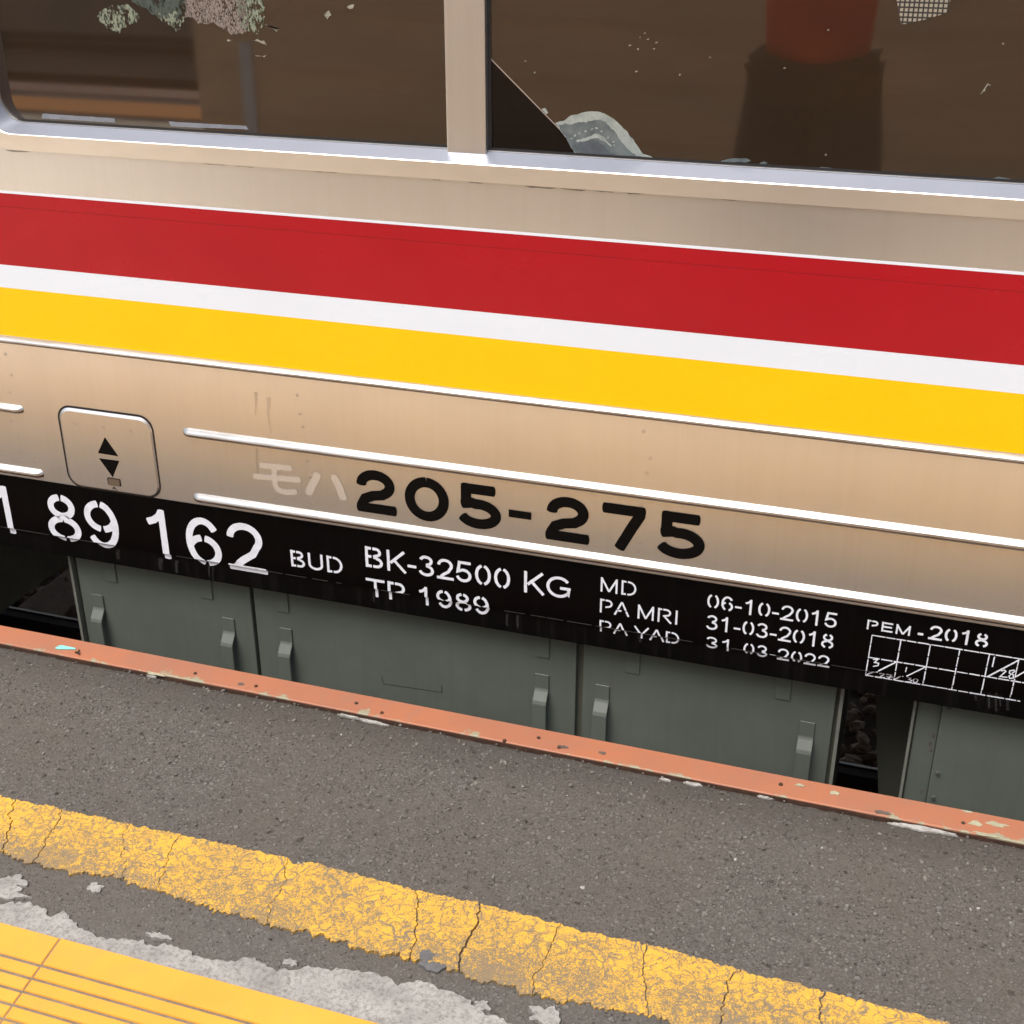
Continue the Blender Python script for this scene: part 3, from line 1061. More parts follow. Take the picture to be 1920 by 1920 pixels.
# vinyl stripes
RT, RB, YT, YB = .866, .722, .6745, .571
def strip(name, z0, z1, mat, y=-.0006, x0=XA, x1=XB):
    return on_car(box(name, x0, x1, y, .002, z0, z1, mat))
strip('white_pinstripe', RT + .0002, RT + .0046, WHITE_V)
strip('red_stripe', .8402, RT, RED)
strip('red_stripe', RB, .8396, RED)
strip('stripe_joint', .8394, .8404, DARK_GAP, -.0003)
strip('white_stripe', YT, RB - .0001, WHITE_V)
strip('yellow_stripe', YB + .001, YT - .0001, YELLOW_V)


def bead(zc, h, d, x0, x1, seg=7):
    bm = bmesh.new()
    prof = [(0, h * .5), (-d * .34, h * .38), (-d * .68, h * .25), (-d * .92, h * .10), (-d, -h * .06), (-d * .88, -h * .24), (-d * .45, -h * .44), (0, -h * .5)]
    seg = 7
    xs = [(x0, .06), (x0 + .003, .45), (x0 + .008, .8), (x0 + .016, 1.0), (x1 - .016, 1.0), (x1 - .008, .8), (x1 - .003, .45), (x1, .06)]
    rows = [[bm.verts.new((x, a * k + .0004, zc + b * (.55 + .45 * k))) for a, b in prof] for x, k in xs]
    for i in range(len(xs) - 1):
        for k in range(seg):
            bm.faces.new((rows[i][k], rows[i][k + 1], rows[i + 1][k + 1], rows[i + 1][k]))
    bmesh.ops.recalc_face_normals(bm, faces=bm.faces)
    o = on_car(from_bm('pressed_bead', bm, BEAD, smooth=True))
    return o


bead(.5625, .0155, .0100, XA, XB)
for (a, b) in ((XA, -1.775), (-1.392, XB)):
    bead(.4085, .0195, .0118, a, b)
for (a, b) in ((XA, -1.752), (-1.386, XB)):
    bead(.2630, .0205, .0118, a, b)

# inspection hatch
HX0, HX1, HZ0, HZ1 = -1.690, -1.462, .2455, .4325
hp = loop_rr(HX0, HX1, HZ0, HZ1, .032)
gap = on_car(prism_y('hatch_seal', hp, -.0016, .004, DARK_GAP))
bm = bmesh.new()
ins = .0042
l0 = loop_rr(HX0 + ins, HX1 - ins * .55, HZ0 + ins * .8, HZ1 - ins, .029)
l1 = loop_rr(HX0 + ins + .0045, HX1 - ins * .55 - .003, HZ0 + ins * .8 + .003, HZ1 - ins - .006, .026)
A = [bm.verts.new((p[0], -.0017, p[1])) for p in l0]
B = [bm.verts.new((p[0], -.0048, p[1])) for p in l1]
for i in range(len(A)):
    j = (i + 1) % len(A)
    bm.faces.new((A[i], A[j], B[j], B[i]))
bm.faces.new(B)
bmesh.ops.recalc_face_normals(bm, faces=bm.faces)
hatch = on_car(from_bm('inspection_hatch', bm, STEEL))
def tri(pts, mat, name):
    o = prism_y(name, pts, -.0054, -.0046, mat)
    o.parent = hatch
    return o
tri([(-1.6012, .3348), (-1.5523, .3340), (-1.5784, .3735)], BLACK_N, 'arrow_mark')
tri([(-1.6006, .3228), (-1.5735, .2829), (-1.5514, .3236)], BLACK_N, 'arrow_mark')
SLOT = m_metal('dark_latch_recess', (0.22, 0.19, 0.16, 1), 0.35)
tri(loop_rr(-1.588, -1.5555, .2635, .2812, .003, 3), DARK_GAP, 'latch_slot')
bm = bmesh.new()
q = [(-1.5850, -.0057, .2790), (-1.5580, -.0057, .2790), (-1.5570, -.0080, .2655), (-1.5845, -.0080, .2650)]
bm.faces.new([bm.verts.new(v) for v in q])
lt = from_bm('latch_flap', bm, SLOT); lt.parent = hatch

bm = bmesh.new()
for k, q in enumerate(([(-1.578, .2545), (-1.5745, .2610), (-1.5700, .2545)], [(-1.5765, .2570), (-1.5715, .2570)], [(-1.5705, .2548), (-1.566, .2535)])):
    P_ = [Vector((a, b)) for a, b in q]
    for a, b in zip(P_[:-1], P_[1:]):
        d = (b - a).normalized(); nn = Vector((-d.y, d.x)) * .0007
        bm.faces.new([bm.verts.new((v.x, -.0052 - .00003 * k, v.y)) for v in (a - nn, b - nn, b + nn, a + nn)])
for f in bm.faces:
    f.normal_update()
    if f.normal.y > 0: f.normal_flip()
o = from_bm('small_letter_mark', bm, BLACK_N); o.parent = hatch

# --- window unit
win = on_car(bpy.data.objects.new('window', None)); COL.objects.link(win)
win.empty_display_size = .05
def to_win(o):
    o.parent = win
    return o
PY = .043
bm = bmesh.new()
L0 = loop_rr(WX0 - .031, WX1 + .031, .950, WZ1 + .035, .085, 10)
L1 = loop_rr(WX0 - .030, WX1 + .030, .9512, WZ1 + .034, .085, 10)
L2 = loop_rr(WX0 - .0012, WX1 + .0012, .9800, WZ1 + .001, .060, 10)
L3 = loop_rr(WX0 + .0005, WX1 - .0005, .9815, WZ1 - .001, .058, 10)
L4 = loop_rr(WX0 + .010, WX1 - .010, .9952, WZ1 - .012, .050, 10)
L5 = loop_rr(WX0 + .011, WX1 - .011, .9968, WZ1 - .013, .049, 10)
L6 = loop_rr(WX0 + .0125, WX1 - .0125, .9975, WZ1 - .015, .048, 10)
loops = [(L0, .001), (L1, -.0035), (L2, -.0042), (L3, -.0028), (L4, PY - .0045), (L5, PY - .006), (L6, PY + .004)]
rows = [[bm.verts.new((p[0], y, p[1])) for p in L] for L, y in loops]
for a, b in zip(rows[:-1], rows[1:]):
    for i in range(len(a)):
        j = (i + 1) % len(a)
        bm.faces.new((a[i], a[j], b[j], b[i]))
bmesh.ops.recalc_face_normals(bm, faces=bm.faces)
bm.faces.ensure_lookup_table()
nl = len(L0)
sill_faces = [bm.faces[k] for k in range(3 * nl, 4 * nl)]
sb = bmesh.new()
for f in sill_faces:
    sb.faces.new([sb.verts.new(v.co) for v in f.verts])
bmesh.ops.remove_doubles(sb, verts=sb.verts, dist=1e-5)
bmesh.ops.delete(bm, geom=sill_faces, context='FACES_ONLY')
to_win(from_bm('window_frame', bm, FRAME))
SILL = m_paint('sky_sheen_sill', (0.36, 0.385, 0.455, 1), 0.35, 0.08, 8)  # bluish sky reflection put into the sill's colour
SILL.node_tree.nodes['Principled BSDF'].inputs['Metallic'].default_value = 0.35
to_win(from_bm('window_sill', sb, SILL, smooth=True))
MX0, MX1 = -.8165, -.7455
to_win(box('mullion', MX0, MX1, .0285, .06, .990, WZ1 - .005, STEEL, bevel=.0012))
to_win(box('pane', WX0 + .008, MX0, PY, PY + .004, .985, WZ1 - .008, GLASS))
to_win(box('pane', MX1, WX1 - .008, PY, PY + .004, .985, WZ1 - .008, GLASS))
# rubber gasket strips at the glass edge
for xa, xb in ((WX0 + .012, MX0 - .0005), (MX1 + .0005, WX1 - .012)):
    to_win(box('gasket', xa, xb, PY - .0022, PY - .0004, .9935, 1.0012, RUBBER))
to_win(box('gasket', MX1, MX1 + .006, PY - .0026, PY - .0004, 1.0016, WZ1 - .02, RUBBER))
bm = bmesh.new()
# tint film: left pane whole, right pane with its lower left corner cut away
fy = PY - .0008
to_win(prism_y('tint_film', [(WX0 + .013, 1.04), (WX0 + .02, 1.015), (WX0 + .045, 1.0), (MX0 - .001, 1.0), (MX0 - .001, WZ1 - .02), (WX0 + .013, WZ1 - .02)], fy, fy + .0004, FILM))
c1, c2 = side(916, 106, fy), side(1062, 255, fy)
c3 = side(1082, 291, fy)
to_win(prism_y('tint_film', [(c1.x + .002, c1.z), (c2.x, c2.z), (c3.x, 1.0), (WX1 - .013, 1.0), (WX1 - .013, WZ1 - .02), (c1.x + .002, WZ1 - .02)], fy, fy + .0004, FILM))
bm.free()
bm = bmesh.new()
d = Vector((c2.x - c1.x, 0, c2.z - c1.z)).normalized(); nn = Vector((-d.z, 0, d.x)) * .0011
vs = [c1 - nn, c2 - nn * .8, c2 + nn * .8, c1 + nn]
bm.faces.new([bm.verts.new((v.x, fy - .0004, v.z)) for v in vs])
to_win(from_bm('film_cut_edge', bm, FILM_EDGE))
bm = bmesh.new()


def patch(name, px, mat, y, amp=.0015, seed=0):
    pts = [(side(u, v, y).x, side(u, v, y).z) for u, v in px]
    pts = ragged(pts, amp, .004, random.Random(seed), closed=True)
    return to_win(prism_y(name, pts, y, y + .0003, mat))


bm.free()
patch('glue_patch', [(1041, 231), (1058, 226), (1072, 216), (1090, 212), (1112, 208), (1126, 209), (1150, 223), (1172, 244), (1190, 264), (1206, 288), (1240, 300), (1082, 293), (1070, 272)], GLUE_L, fy - .0005, .0018, 1)
patch('glue_patch', [(1046, 234), (1064, 234), (1090, 230), (1116, 224), (1130, 226), (1150, 244), (1164, 262), (1176, 278), (1190, 289), (1215, 299), (1083, 292), (1070, 272)], GLUE_M, fy - .0009, .0035, 2)
patch('glue_patch', [(1082, 274), (1090, 266), (1108, 262), (1122, 265), (1134, 276), (1150, 294), (1086, 292)], GLUE_D, fy - .0013, .003, 3)
patch('glue_patch', [(1080, 264), (1092, 258), (1108, 254), (1118, 250), (1126, 253), (1138, 262), (1148, 274), (1144, 277), (1134, 268), (1122, 259), (1108, 260), (1092, 266), (1082, 268)], GLUE_L, fy - .0013, .0035, 4)
patch('glue_patch', [(1015, 204), (1022, 202), (1028, 212), (1024, 214)], GLUE_L, fy - .0005, .0012, 5)
for i, (u, v) in enumerate(((1072, 260), (1078, 254), (1086, 250), (1098, 246), (1110, 242), (1118, 240), (1128, 246), (1140, 258), (1150, 266), (1152, 272))):
    patch('glue_patch', [(u, v - 1.5 - i % 2), (u + 2 + i % 3, v), (u, v + 2 + i % 2), (u - 3, v + .5)], GLUE_L, fy - .0014, .0022, 40 + i)
for i, q in enumerate((((1352, 301), (1370, 297), (1400, 297), (1408, 302), (1400, 305), (1352, 304)), ((1424, 306), (1432, 303), (1440, 307), (1428, 308)), ((1856, 335), (1872, 331), (1886, 334), (1905, 338), (1860, 337)), ((1520, 314), (1545, 314), (1620, 322), (1640, 326), (1530, 317)))):
    patch('glue_patch', q, GLUE_M, fy - .0006, .001, 60 + i)
# torn green film near the top of the left pane and flaky residue
patch('torn_film', [(185, 25), (205, 8), (245, 12), (262, 34), (240, 50), (222, 66), (205, 52), (190, 44)], RES_GREEN, fy - .0006, .006, 7)
patch('torn_film', [(230, -40), (250, 8), (290, 28), (330, 38), (345, 20), (360, -40)], RES_DARK, fy - .0006, .006, 8)
patch('torn_film', [(285, 18), (330, 24), (348, 32), (334, 62), (322, 50), (300, 36)], RES_GREEN, fy - .0009, .006, 9)
patch('torn_film', [(345, -40), (348, 30), (372, 44), (400, 42), (430, 62), (455, 66), (466, 54), (466, -40)], RES_PINK, fy - .0010, .006, 10)
patch('torn_film', [(440, -40), (450, 52), (470, 58), (484, 64), (492, 46), (496, 34), (488, -40)], RES_GREEN, fy - .0013, .006, 11)
for i, q in enumerate((((496, 47), (520, 56), (524, 54), (518, 60)), ((424, 72), (432, 74), (434, 77), (428, 76)), ((470, 76), (495, 76), (500, 83), (480, 78)), ((478, 104), (500, 103), (496, 107), (484, 106)), ((608, 28), (616, 20), (622, 30), (614, 36)), ((650, 12), (664, 8), (660, 18), (655, 16)))):
    patch('film_flake', q, RES_LIGHT, fy - .0007, .0035, 20 + i)
for i, (u, v) in enumerate(((1200, 70), (1208, 62), (1214, 74), (1196, 92), (1226, 92), (1192, 134), (985, 115), (1002, 136), (1230, 80), (1274, 140), (1330, 108), (1552, 56), (1846, 170), (1880, 82), (1470, 128), (1548, 290), (1855, 160), (1180, 85))):
    patch('film_flake', [(u, v - 1.5), (u + 2 + i % 3, v - 1), (u + 1, v + 1 + i % 2), (u - 1.5, v + .6)], RES_LIGHT, fy - .0007, .0008, 80 + i)
patch('film_flake', [(1838, 176), (1852, 156), (1854, 157), (1841, 176)], RES_LIGHT, fy - .0007, .0004, 99)
patch('sill_reflection_strip', [(80, 213), (215, 222), (216, 230), (78, 222)], SILL_REFL, fy - .0006, .0005, 30)  # sill mirrored in the glass, put on as pale strips
patch('sill_reflection_strip', [(316, 228), (462, 236), (466, 243), (320, 237)], SILL_REFL, fy - .0006, .0005, 31)

# ------------------------------------------------------------------ lettering
def arc(cx, cy, rx, ry, a0, a1, n=18):
    n = max(3, int(abs(a1 - a0) / 360.0 * 34))
    return [(cx + rx * math.cos(math.radians(a0 + (a1 - a0) * i / n)), cy + ry * math.sin(math.radians(a0 + (a1 - a0) * i / n))) for i in range(n + 1)]


def glyph(c, s, g=14):
    """stencil capitals and figures: (advance, strokes); cap height 1, stroke s, bridge half-angle g"""
    h = s / 2
    if c == ' ': return .388, []
    if c == '-': return .465, [[(.06, .36), (.41, .36)]]
    if c == '0': return .777, [arc(.39, .5, .33 - h, .5 - h, 90 + g, 270 - g), arc(.39, .5, .33 - h, .5 - h, 90 - g, -90 + g)]
    if c == '1': return .777, [[(.15, .735), (.27, .785), (.37, .87), (.425, 1.0 - h * .4)], [(.49 - h, 1), (.49 - h, 0)]]
    if c == '2': return .777, [arc(.39, .69, .33 - h, .31 - h, 178, -38) + [(.52, .395), (.33, .25), (.20, .12), (.17, s * 1.05)], [(.05, h), (.73, h)]]
    if c == '3': return .777, [arc(.37, .745, .29 - h, .255 - h, 165, -75) + arc(.37, .285, .33 - h, .285 - h, 78, -165)]
    if c == '5': return .777, [[(.66, 1 - h), (.205, 1 - h), (.14, .50)] + arc(.37, .325, .33 - h, .325 - h, 122, -165)]
    if c == '6': return .777, [arc(.40, .5, .34 - h, .5 - h, 38, 270 - g), arc(.39, .325, .33 - h, .325 - h, 90 - g, -90 + g), arc(.39, .325, .33 - h, .325 - h, 160, 90 + g)]
    if c == '9':
        a, st = glyph('6', s, g)
        return a, [[(.78 - x, 1 - y) for x, y in q] for q in st]
    if c == '8':
        gg = g
        return .777, [arc(.39, .745, .275 - h, .255 - h, 90 + gg, 258) + arc(.39, .28, .335 - h, .28 - h, 104, 270 - gg)[0:],
                      arc(.39, .745, .275 - h, .255 - h, 90 - gg, -78) + arc(.39, .28, .335 - h, .28 - h, 76, -90 + gg)]
    if c == 'B': return .93, [[(.10 + h, 0), (.10 + h, 1)], [(.10 + s, 1 - h), (.36, 1 - h)], [(.10 + s, .53), (.36, .53)], [(.10 + s, h), (.36, h)],
                              [(.44, 1 - h), (.56, 1 - h)] + arc(.56, .765, .24 - h, .235 - h, 80, -80) + [(.46, .54)],
                              [(.46, .50), (.56, .50)] + arc(.58, .26, .28 - h, .26 - h, 80, -80) + [(.44, h)]]
    if c == 'U': return 1.0, [[(.10 + h, 1), (.10 + h, .34)] + arc(.50, .34, .40 - h, .34 - h, 190, 350) + [(.90 - h, .34), (.90 - h, 1)]]
    if c == 'D': return 1.0, [[(.10 + h, 0), (.10 + h, 1)], [(.10 + s, 1 - h), (.36, 1 - h)], [(.10 + s, h), (.36, h)], [(.46, 1 - h), (.52, 1 - h)] + arc(.50, .5, .44 - h, .5 - h, 82, -82) + [(.46, h)]]
    if c == 'K': return .93, [[(.10 + h, 0), (.10 + h, 1)], [(.84, 1), (.26, .40)], [(.40, .56), (.88, 0)]]
    if c == 'G': return 1.087, [arc(.56, .5, .50 - h, .5 - h, 38, 325) + [(1.01 - h, .20), (1.01 - h, .46)], [(.62, .46), (1.01, .46)]]
    if c == 'T': return .853, [[(.03, 1 - h), (.82, 1 - h)], [(.425, 1 - s * .9), (.425, 0)]]
    if c == 'P': return .93, [[(.10 + h, 0), (.10 + h, 1)], [(.10 + s, 1 - h), (.36, 1 - h)], [(.44, 1 - h), (.58, 1 - h)] + arc(.58, .71, .28 - h, .29 - h, 82, -82) + [(.44, .43)]]
    if c == 'R': return 1.0, [[(.10 + h, 0), (.10 + h, 1)], [(.10 + s, 1 - h), (.34, 1 - h)], [(.42, 1 - h), (.58, 1 - h)] + arc(.60, .73, .28 - h, .27 - h, 82, -82) + [(.42, .47)], [(.52, .42), (.90, 0)]]
    if c == 'M': return 1.163, [[(.10 + h, 0), (.10 + h, 1)], [(.16, .98), (.585, .06)], [(1.0, .98), (.585, .06)], [(1.06 - h, 1), (1.06 - h, 0)]]
    if c == 'A': return .93, [[(.055, 0), (.20, .34)], [(.23, .42), (.46, .97)], [(.875, 0), (.73, .34)], [(.70, .42), (.47, .97)], [(.27, .33), (.44, .33)]]
    if c == 'I': return .388, [[(.20, 0), (.20, 1)]]
    if c == 'Y': return .93, [[(.04, 1), (.40, .47)], [(.89, 1), (.53, .47)], [(.465, .42), (.465, 0)]]
    if c == 'E': return .93, [[(.10 + h, 0), (.10 + h, 1)], [(.10 + s, 1 - h), (.82, 1 - h)], [(.10 + s, .52), (.78, .52)], [(.10 + s, h), (.84, h)]]
    raise KeyError(c)


def stroke_quads(bm, pts, w, y, rnd, rough=.0, cap=0.0):
    P = [Vector((p[0], p[1])) for p in pts]
    P = [p for i, p in enumerate(P) if i == 0 or (p - P[i - 1]).length > 1e-6]
    if cap > 0 and len(P) > 1:                       # slightly rounded ends
        d0, d1 = (P[0] - P[1]).normalized(), (P[-1] - P[-2]).normalized()
        P = [P[0] + d0 * 0] + P[1:-1] + [P[-1] + d1 * 0]
    n = len(P)
    Lr = []
    for i in range(n):
        if i == 0: t = (P[1] - P[0]).normalized(); k = 1
        elif i == n - 1: t = (P[-1] - P[-2]).normalized(); k = 1
        else:
            a, b = (P[i] - P[i - 1]).normalized(), (P[i + 1] - P[i]).normalized()
            t = a + b
            t = t.normalized() if t.length > 1e-6 else a
            k = 1 / max(.45, math.sqrt(max(.0, (1 + a.dot(b)) / 2)))
        nr = Vector((-t.y, t.x))
        e1, e2 = rnd.uniform(-rough, rough), rnd.uniform(-rough, rough)
        Lr.append((P[i] + nr * (w / 2 * k + e1), P[i] - nr * (w / 2 * k + e2)))
    va = [(bm.verts.new((a.x, y, a.y)), bm.verts.new((b.x, y, b.y))) for a, b in Lr]
    for i in range(n - 1):
        bm.faces.new((va[i][0], va[i][1], va[i + 1][1], va[i + 1][0]))
    if cap > 0:
        for idx, sgn in ((0, -1), (n - 1, 1)):
            t = ((P[1] - P[0]) if idx == 0 else (P[-1] - P[-2])).normalized() * sgn
            a, b = Lr[idx]
            c = (a + b) / 2
            arcp = []
            for q in range(1, 6):
                ang = PI * q / 6
                arcp.append(c + (a - c) * math.cos(ang) + t * (w / 2 * cap) * math.sin(ang))
            vv = [va[idx][0]] + [bm.verts.new((p.x, y, p.y)) for p in arcp] + [va[idx][1]]
            bm.faces.new(vv)


def densify(pts, step):
    out = [pts[0]]
    for a, b in zip(pts[:-1], pts[1:]):
        d = math.hypot(b[0] - a[0], b[1] - a[1])
        n = max(1, int(d / step))
        for i in range(1, n + 1):
            out.append((a[0] + (b[0] - a[0]) * i / n, a[1] + (b[1] - a[1]) * i / n))
    return out


def finish_letters(bm, name, mat, fold=True):
    """letters painted over the fold follow the plate and the set-back lip"""
    if fold and min(v.co.z for v in bm.verts) < FOLD < max(v.co.z for v in bm.verts):
        lo = bm.copy()
        bmesh.ops.bisect_plane(bm, geom=bm.verts[:] + bm.edges[:] + bm.faces[:], plane_co=(0, 0, FOLD + .0002), plane_no=(0, 0, 1), clear_inner=True)
        bmesh.ops.bisect_plane(lo, geom=lo.verts[:] + lo.edges[:] + lo.faces[:], plane_co=(0, 0, FOLD - .0013), plane_no=(0, 0, 1), clear_outer=True)
        for v in lo.verts: v.co.y += .0054
        me = bpy.data.meshes.new('tmp'); lo.to_mesh(me); lo.free()
        bm.from_mesh(me); bpy.data.meshes.remove(me)
    for f in bm.faces:
        f.normal_update()
        if f.normal.y > 0: f.normal_flip()
    return on_car(from_bm(name, bm, mat))


LR = random.Random(99)


def stencil(text, x0, x1, z0, z1, s=.135, g=13, rough=.03):
    H = z1 - z0
    adv = 0; items = []
    for ch in text:
        a, st = glyph(ch, s, g)
        items.append((adv, st)); adv += a
    allx = [o + p[0] for o, st in items for q in st for p in q]
    mn_x, mx_x = min(allx) - s / 2 * .6, max(allx) + s / 2 * .6
    k = (x1 - x0) / (mx_x - mn_x)
    i = 0
    for o, st in items:
        if not st: continue
        bm = bmesh.new()
        dx, dz = LR.uniform(-.008, .008) * H, LR.uniform(-.012, .012) * H
        for q in st:
            pts = [(x0 + (o + p[0] - mn_x) * k + dx, z0 + p[1] * H + dz) for p in q]
            stroke_quads(bm, densify(pts, H * .09), s * H, -.0019 - .00002 * (i % 6), LR, rough * s * H * 1.2, .22)
            i += 1
        finish_letters(bm, 'stencilled_character', STENCIL)


stencil('1 89 162', -1.905, -1.2262, .1015, .2185, .135, 9, .012)
stencil('BUD', -1.1697, -1.0546, .1365, .1745, .14)
stencil('BK-32500 KG', -1.0006, -.5700, .1640, .2105, .135)
stencil('TP 1989', -1.0050, -.7390, .0940, .1385, .14)
stencil('MD', -.5120, -.4435, .1930, .2235, .125, 20)
stencil('PA MRI', -.5115, -.3622, .1465, .1765, .125, 18)
stencil('PA YAD', -.5115, -.3560, .1005, .1290, .125, 20)
stencil('06-10-2015', -.3070, -.0715, .1930, .2245, .13, 24)
stencil('31-03-2018', -.3060, -.0730, .1480, .1795, .13, 24)
stencil('31', -.3050, -.2620, .1045, .1325, .13, 18)
stencil('03-2022', -.2330, -.0745, .1040, .1325, .13, 22)
stencil('PEM', -.0185, .0565, .2020, .2215, .17, 8)
stencil('-', .0680, .0795, .2000, .2240, .20, 8)
stencil('2018', .0860, .1868, .2015, .2305, .15, 26)

# painted inspection grid and handwritten entries
bm = bmesh.new()
GX = [-.0078, .0425, .0932, .1432, .1930, .2420, .2920]
GZ = [.1905, .1437, .1015]
i = 0
def bar(a, b, w=.0021, gaps=True):
    global i
    L = math.hypot(b[0] - a[0], b[1] - a[1])
    t = 0.0
    while t < L:
        seg = LR.uniform(.012, .03) if gaps else L
        e = min(L, t + seg)
        p = lambda q: (a[0] + (b[0] - a[0]) * q / L, a[1] + (b[1] - a[1]) * q / L)
        stroke_quads(bm, densify([p(t), p(e)], .003), w * LR.uniform(.8, 1.15), -.0019 - .00002 * (i % 8), LR, .0002, .3)
        i += 1
        t = e + LR.uniform(.0016, .0034)
for z in GZ: bar((GX[0], z + .0005), (GX[-1] if z != GZ[2] else .258, z), .0023)
for x in GX[:-1]: bar((x, GZ[0]), (x - .0015, GZ[2]), .0019)
bar((GX[-1], GZ[0]), (GX[-1] - .0015, GZ[1]), .0019)
def hand(px, w=.0016):
    global i
    pts = [(side(1600 + u / 6, 1140 + v / 6).x, side(1600 + u / 6, 1140 + v / 6).z) for u, v in px]
    stroke_quads(bm, densify(pts, .002), w, -.0021 - .00002 * (i % 8), LR, .00015, .6)
    i += 1
hand([(142, 770), (180, 745), (272, 712)], .0028); hand([(285, 700), (480, 602)], .0028)
hand([(470, 812), (560, 762)], .002); hand([(600, 760), (815, 655)], .0022)
hand([(1510, 765), (1860, 580)], .0028); hand([(1830, 765), (1960, 690)], .0026)
hand([(225, 572), (275, 572), (240, 605), (285, 615), (280, 640), (225, 650)], .0022)
hand([(295, 748), (330, 741), (345, 756), (292, 790), (352, 794)], .0021)
hand([(372, 756), (428, 760), (392, 812)], .0021); hand([(375, 786), (440, 788)], .0015)
hand([(600, 660), (588, 712)], .0016)
hand([(610, 792), (650, 795), (625, 815), (655, 825), (640, 845), (600, 838)], .0018)
hand([(700, 800), (672, 822), (680, 848), (710, 848), (726, 822), (702, 800)], .0018)
hand([(1588, 545), (1564, 652)], .0022)
hand([(1665, 700), (1700, 690), (1715, 705), (1650, 765), (1730, 772)], .0022)
hand([(1810, 690), (1760, 700), (1755, 725), (1800, 745), (1800, 780), (1760, 785), (1750, 760), (1820, 700)], .0022)
finish_letters(bm, 'inspection_grid', STENCIL)

# car number in heavy rounded figures
def jr(ch, w, s=.2):
    h = s / 2
    if ch == '2': return [arc(.5 * w, .66, .5 * w - h - .01, .34 - h, 182, -42) + [(.66 * w, .445), (.42 * w, .405), (.22 * w, .325), (h + .012, .20), (h + .005, h * 1.0)], [(h * .2, h), (w - .02, h)]]
    if ch == '0':
        a = arc(.5 * w, .5, .5 * w - h, .5 - h, 90, 270); b = arc(.5 * w, .5, .5 * w - h, .5 - h, 270, 450)
        return [a + b[1:]]
    if ch == '5': return [[(.90 * w - h * .5, 1 - h), (.12 * w + h * .3, 1 - h)], [(.12 * w + h, 1 - h * .3), (.12 * w + h * .95, .56)], [(.12 * w + h * .25, .535), (.12 * w + h * 1.2, .555), (.36 * w, .575)] + arc(.50 * w, .335, .5 * w - h, .335 - h + .0, 100, -155)]
    if ch == '-': return [[(0, .46), (w, .46)]]
    if ch == '7': return [[(h * .5, 1 - h), (w - h * .35, 1 - h)], [(w - h * 1.02, 1 - h * .6), (w - h * 1.1, .80), (.70 * w, .52), (.44 * w, h * .4)]]


bm = bmesh.new()
Z0, HH = .2872, .0937
i = 0
for ch, xa, xb in (('2', -1.0128, -.9300), ('0', -.9101, -.8185), ('5', -.8040, -.7123), ('-', -.6968, -.6519), ('2', -.6223, -.5390), ('7', -.5162, -.4317), ('5', -.4135, -.3200)):
    w = (xb - xa) / HH
    for q in jr(ch, w, .222 if ch != '-' else .165):
        stroke_quads(bm, [(xa + p[0] * HH, Z0 + p[1] * HH) for p in q], (.222 if ch != '-' else .165) * HH, -.0008 - .00003 * i, LR, .00012, .35 if ch not in '0-' else 0)
        i += 1
finish_letters(bm, 'car_number', BLACK_N, False)
# ghost of removed characters
bm = bmesh.new()
for k, q in enumerate(([(-1.2196, .3575), (-1.1558, .3600)], [(-1.2361, .3310), (-1.1379, .3370)], [(-1.191, .3580), (-1.1925, .3200), (-1.187, .3080), (-1.1713, .3050), (-1.1480, .3085)],
                       [(-1.0960, .3530), (-1.1060, .3350), (-1.1180, .3120)], [(-1.0590, .3530), (-1.0500, .3350), (-1.0430, .3120)])):
    stroke_quads(bm, densify(q, .006), (.0125 if k < 3 else .0165), -.0007 - .00003 * k, LR, .0002, .8)
finish_letters(bm, 'removed_lettering_ghost', STEEL_CLEAN, False)

# dried drips, dust runs below the lip, spot-weld marks
def drip(px, mat, y, name, w0, w1):
    bm = bmesh.new()
    pts = [(side(u, v).x, side(u, v).z) for u, v in px]
    n = len(pts)
    va = []
    for k, p in enumerate(pts):
        w = w0 + (w1 - w0) * k / (n - 1)
        va.append((bm.verts.new((p[0] - w, y, p[1])), bm.verts.new((p[0] + w, y, p[1]))))
    for k in range(n - 1):
        bm.faces.new((va[k][0], va[k + 1][0], va[k + 1][1], va[k][1]))
    return on_car(from_bm(name, bm, mat))
drip([(480, 735), (480, 748), (480, 760), (479, 778)], STAIN, -.0009, 'drip_stain', .0042, .0010)
drip([(504, 745), (504, 760), (503, 772), (505, 790), (509, 812)], STAIN, -.0009, 'drip_stain', .0050, .0012)
drip([(482, 840), (482, 865), (484, 888)], STAIN, -.0009, 'drip_stain', .003, .0022)
for (u, v0, v1, w) in ((391, 1062, 1082, .0022), (398, 1064, 1090, .0016), (300, 1048, 1070, .006), (220, 1032, 1050, .005), (330, 1052, 1075, .004), (950, 1152, 1175, .003), (970, 1155, 1178, .003), (1855, 1302, 1330, .0025), (1868, 1300, 1336, .0022), (1876, 1306, 1326, .002), (1890, 1310, 1334, .003), (1830, 1300, 1316, .003), (1200, 1192, 1206, .004), (700, 1112, 1130, .003)):
    drip([(u, v0), (u - 1, (v0 + v1) / 2), (u, v1)], DUST, .0036, 'dust_run', w, w * .7)
WELD = m_steel('spot_weld_mark', (0.70, 0.665, 0.61), 0.3, 0.34, 0.9)
bm = bmesh.new()
rnd = random.Random(2)
def ring(x, z, r, y=-.0006):
    a = [(bm.verts.new((x + r * math.cos(q), y, z + r * math.sin(q))), bm.verts.new((x + r * .72 * math.cos(q), y - .0003, z + r * .72 * math.sin(q)))) for q in [2 * PI * k / 12 for k in range(12)]]
    for k in range(12):
        j = (k + 1) % 12
        bm.faces.new((a[k][0], a[j][0], a[j][1], a[k][1]))
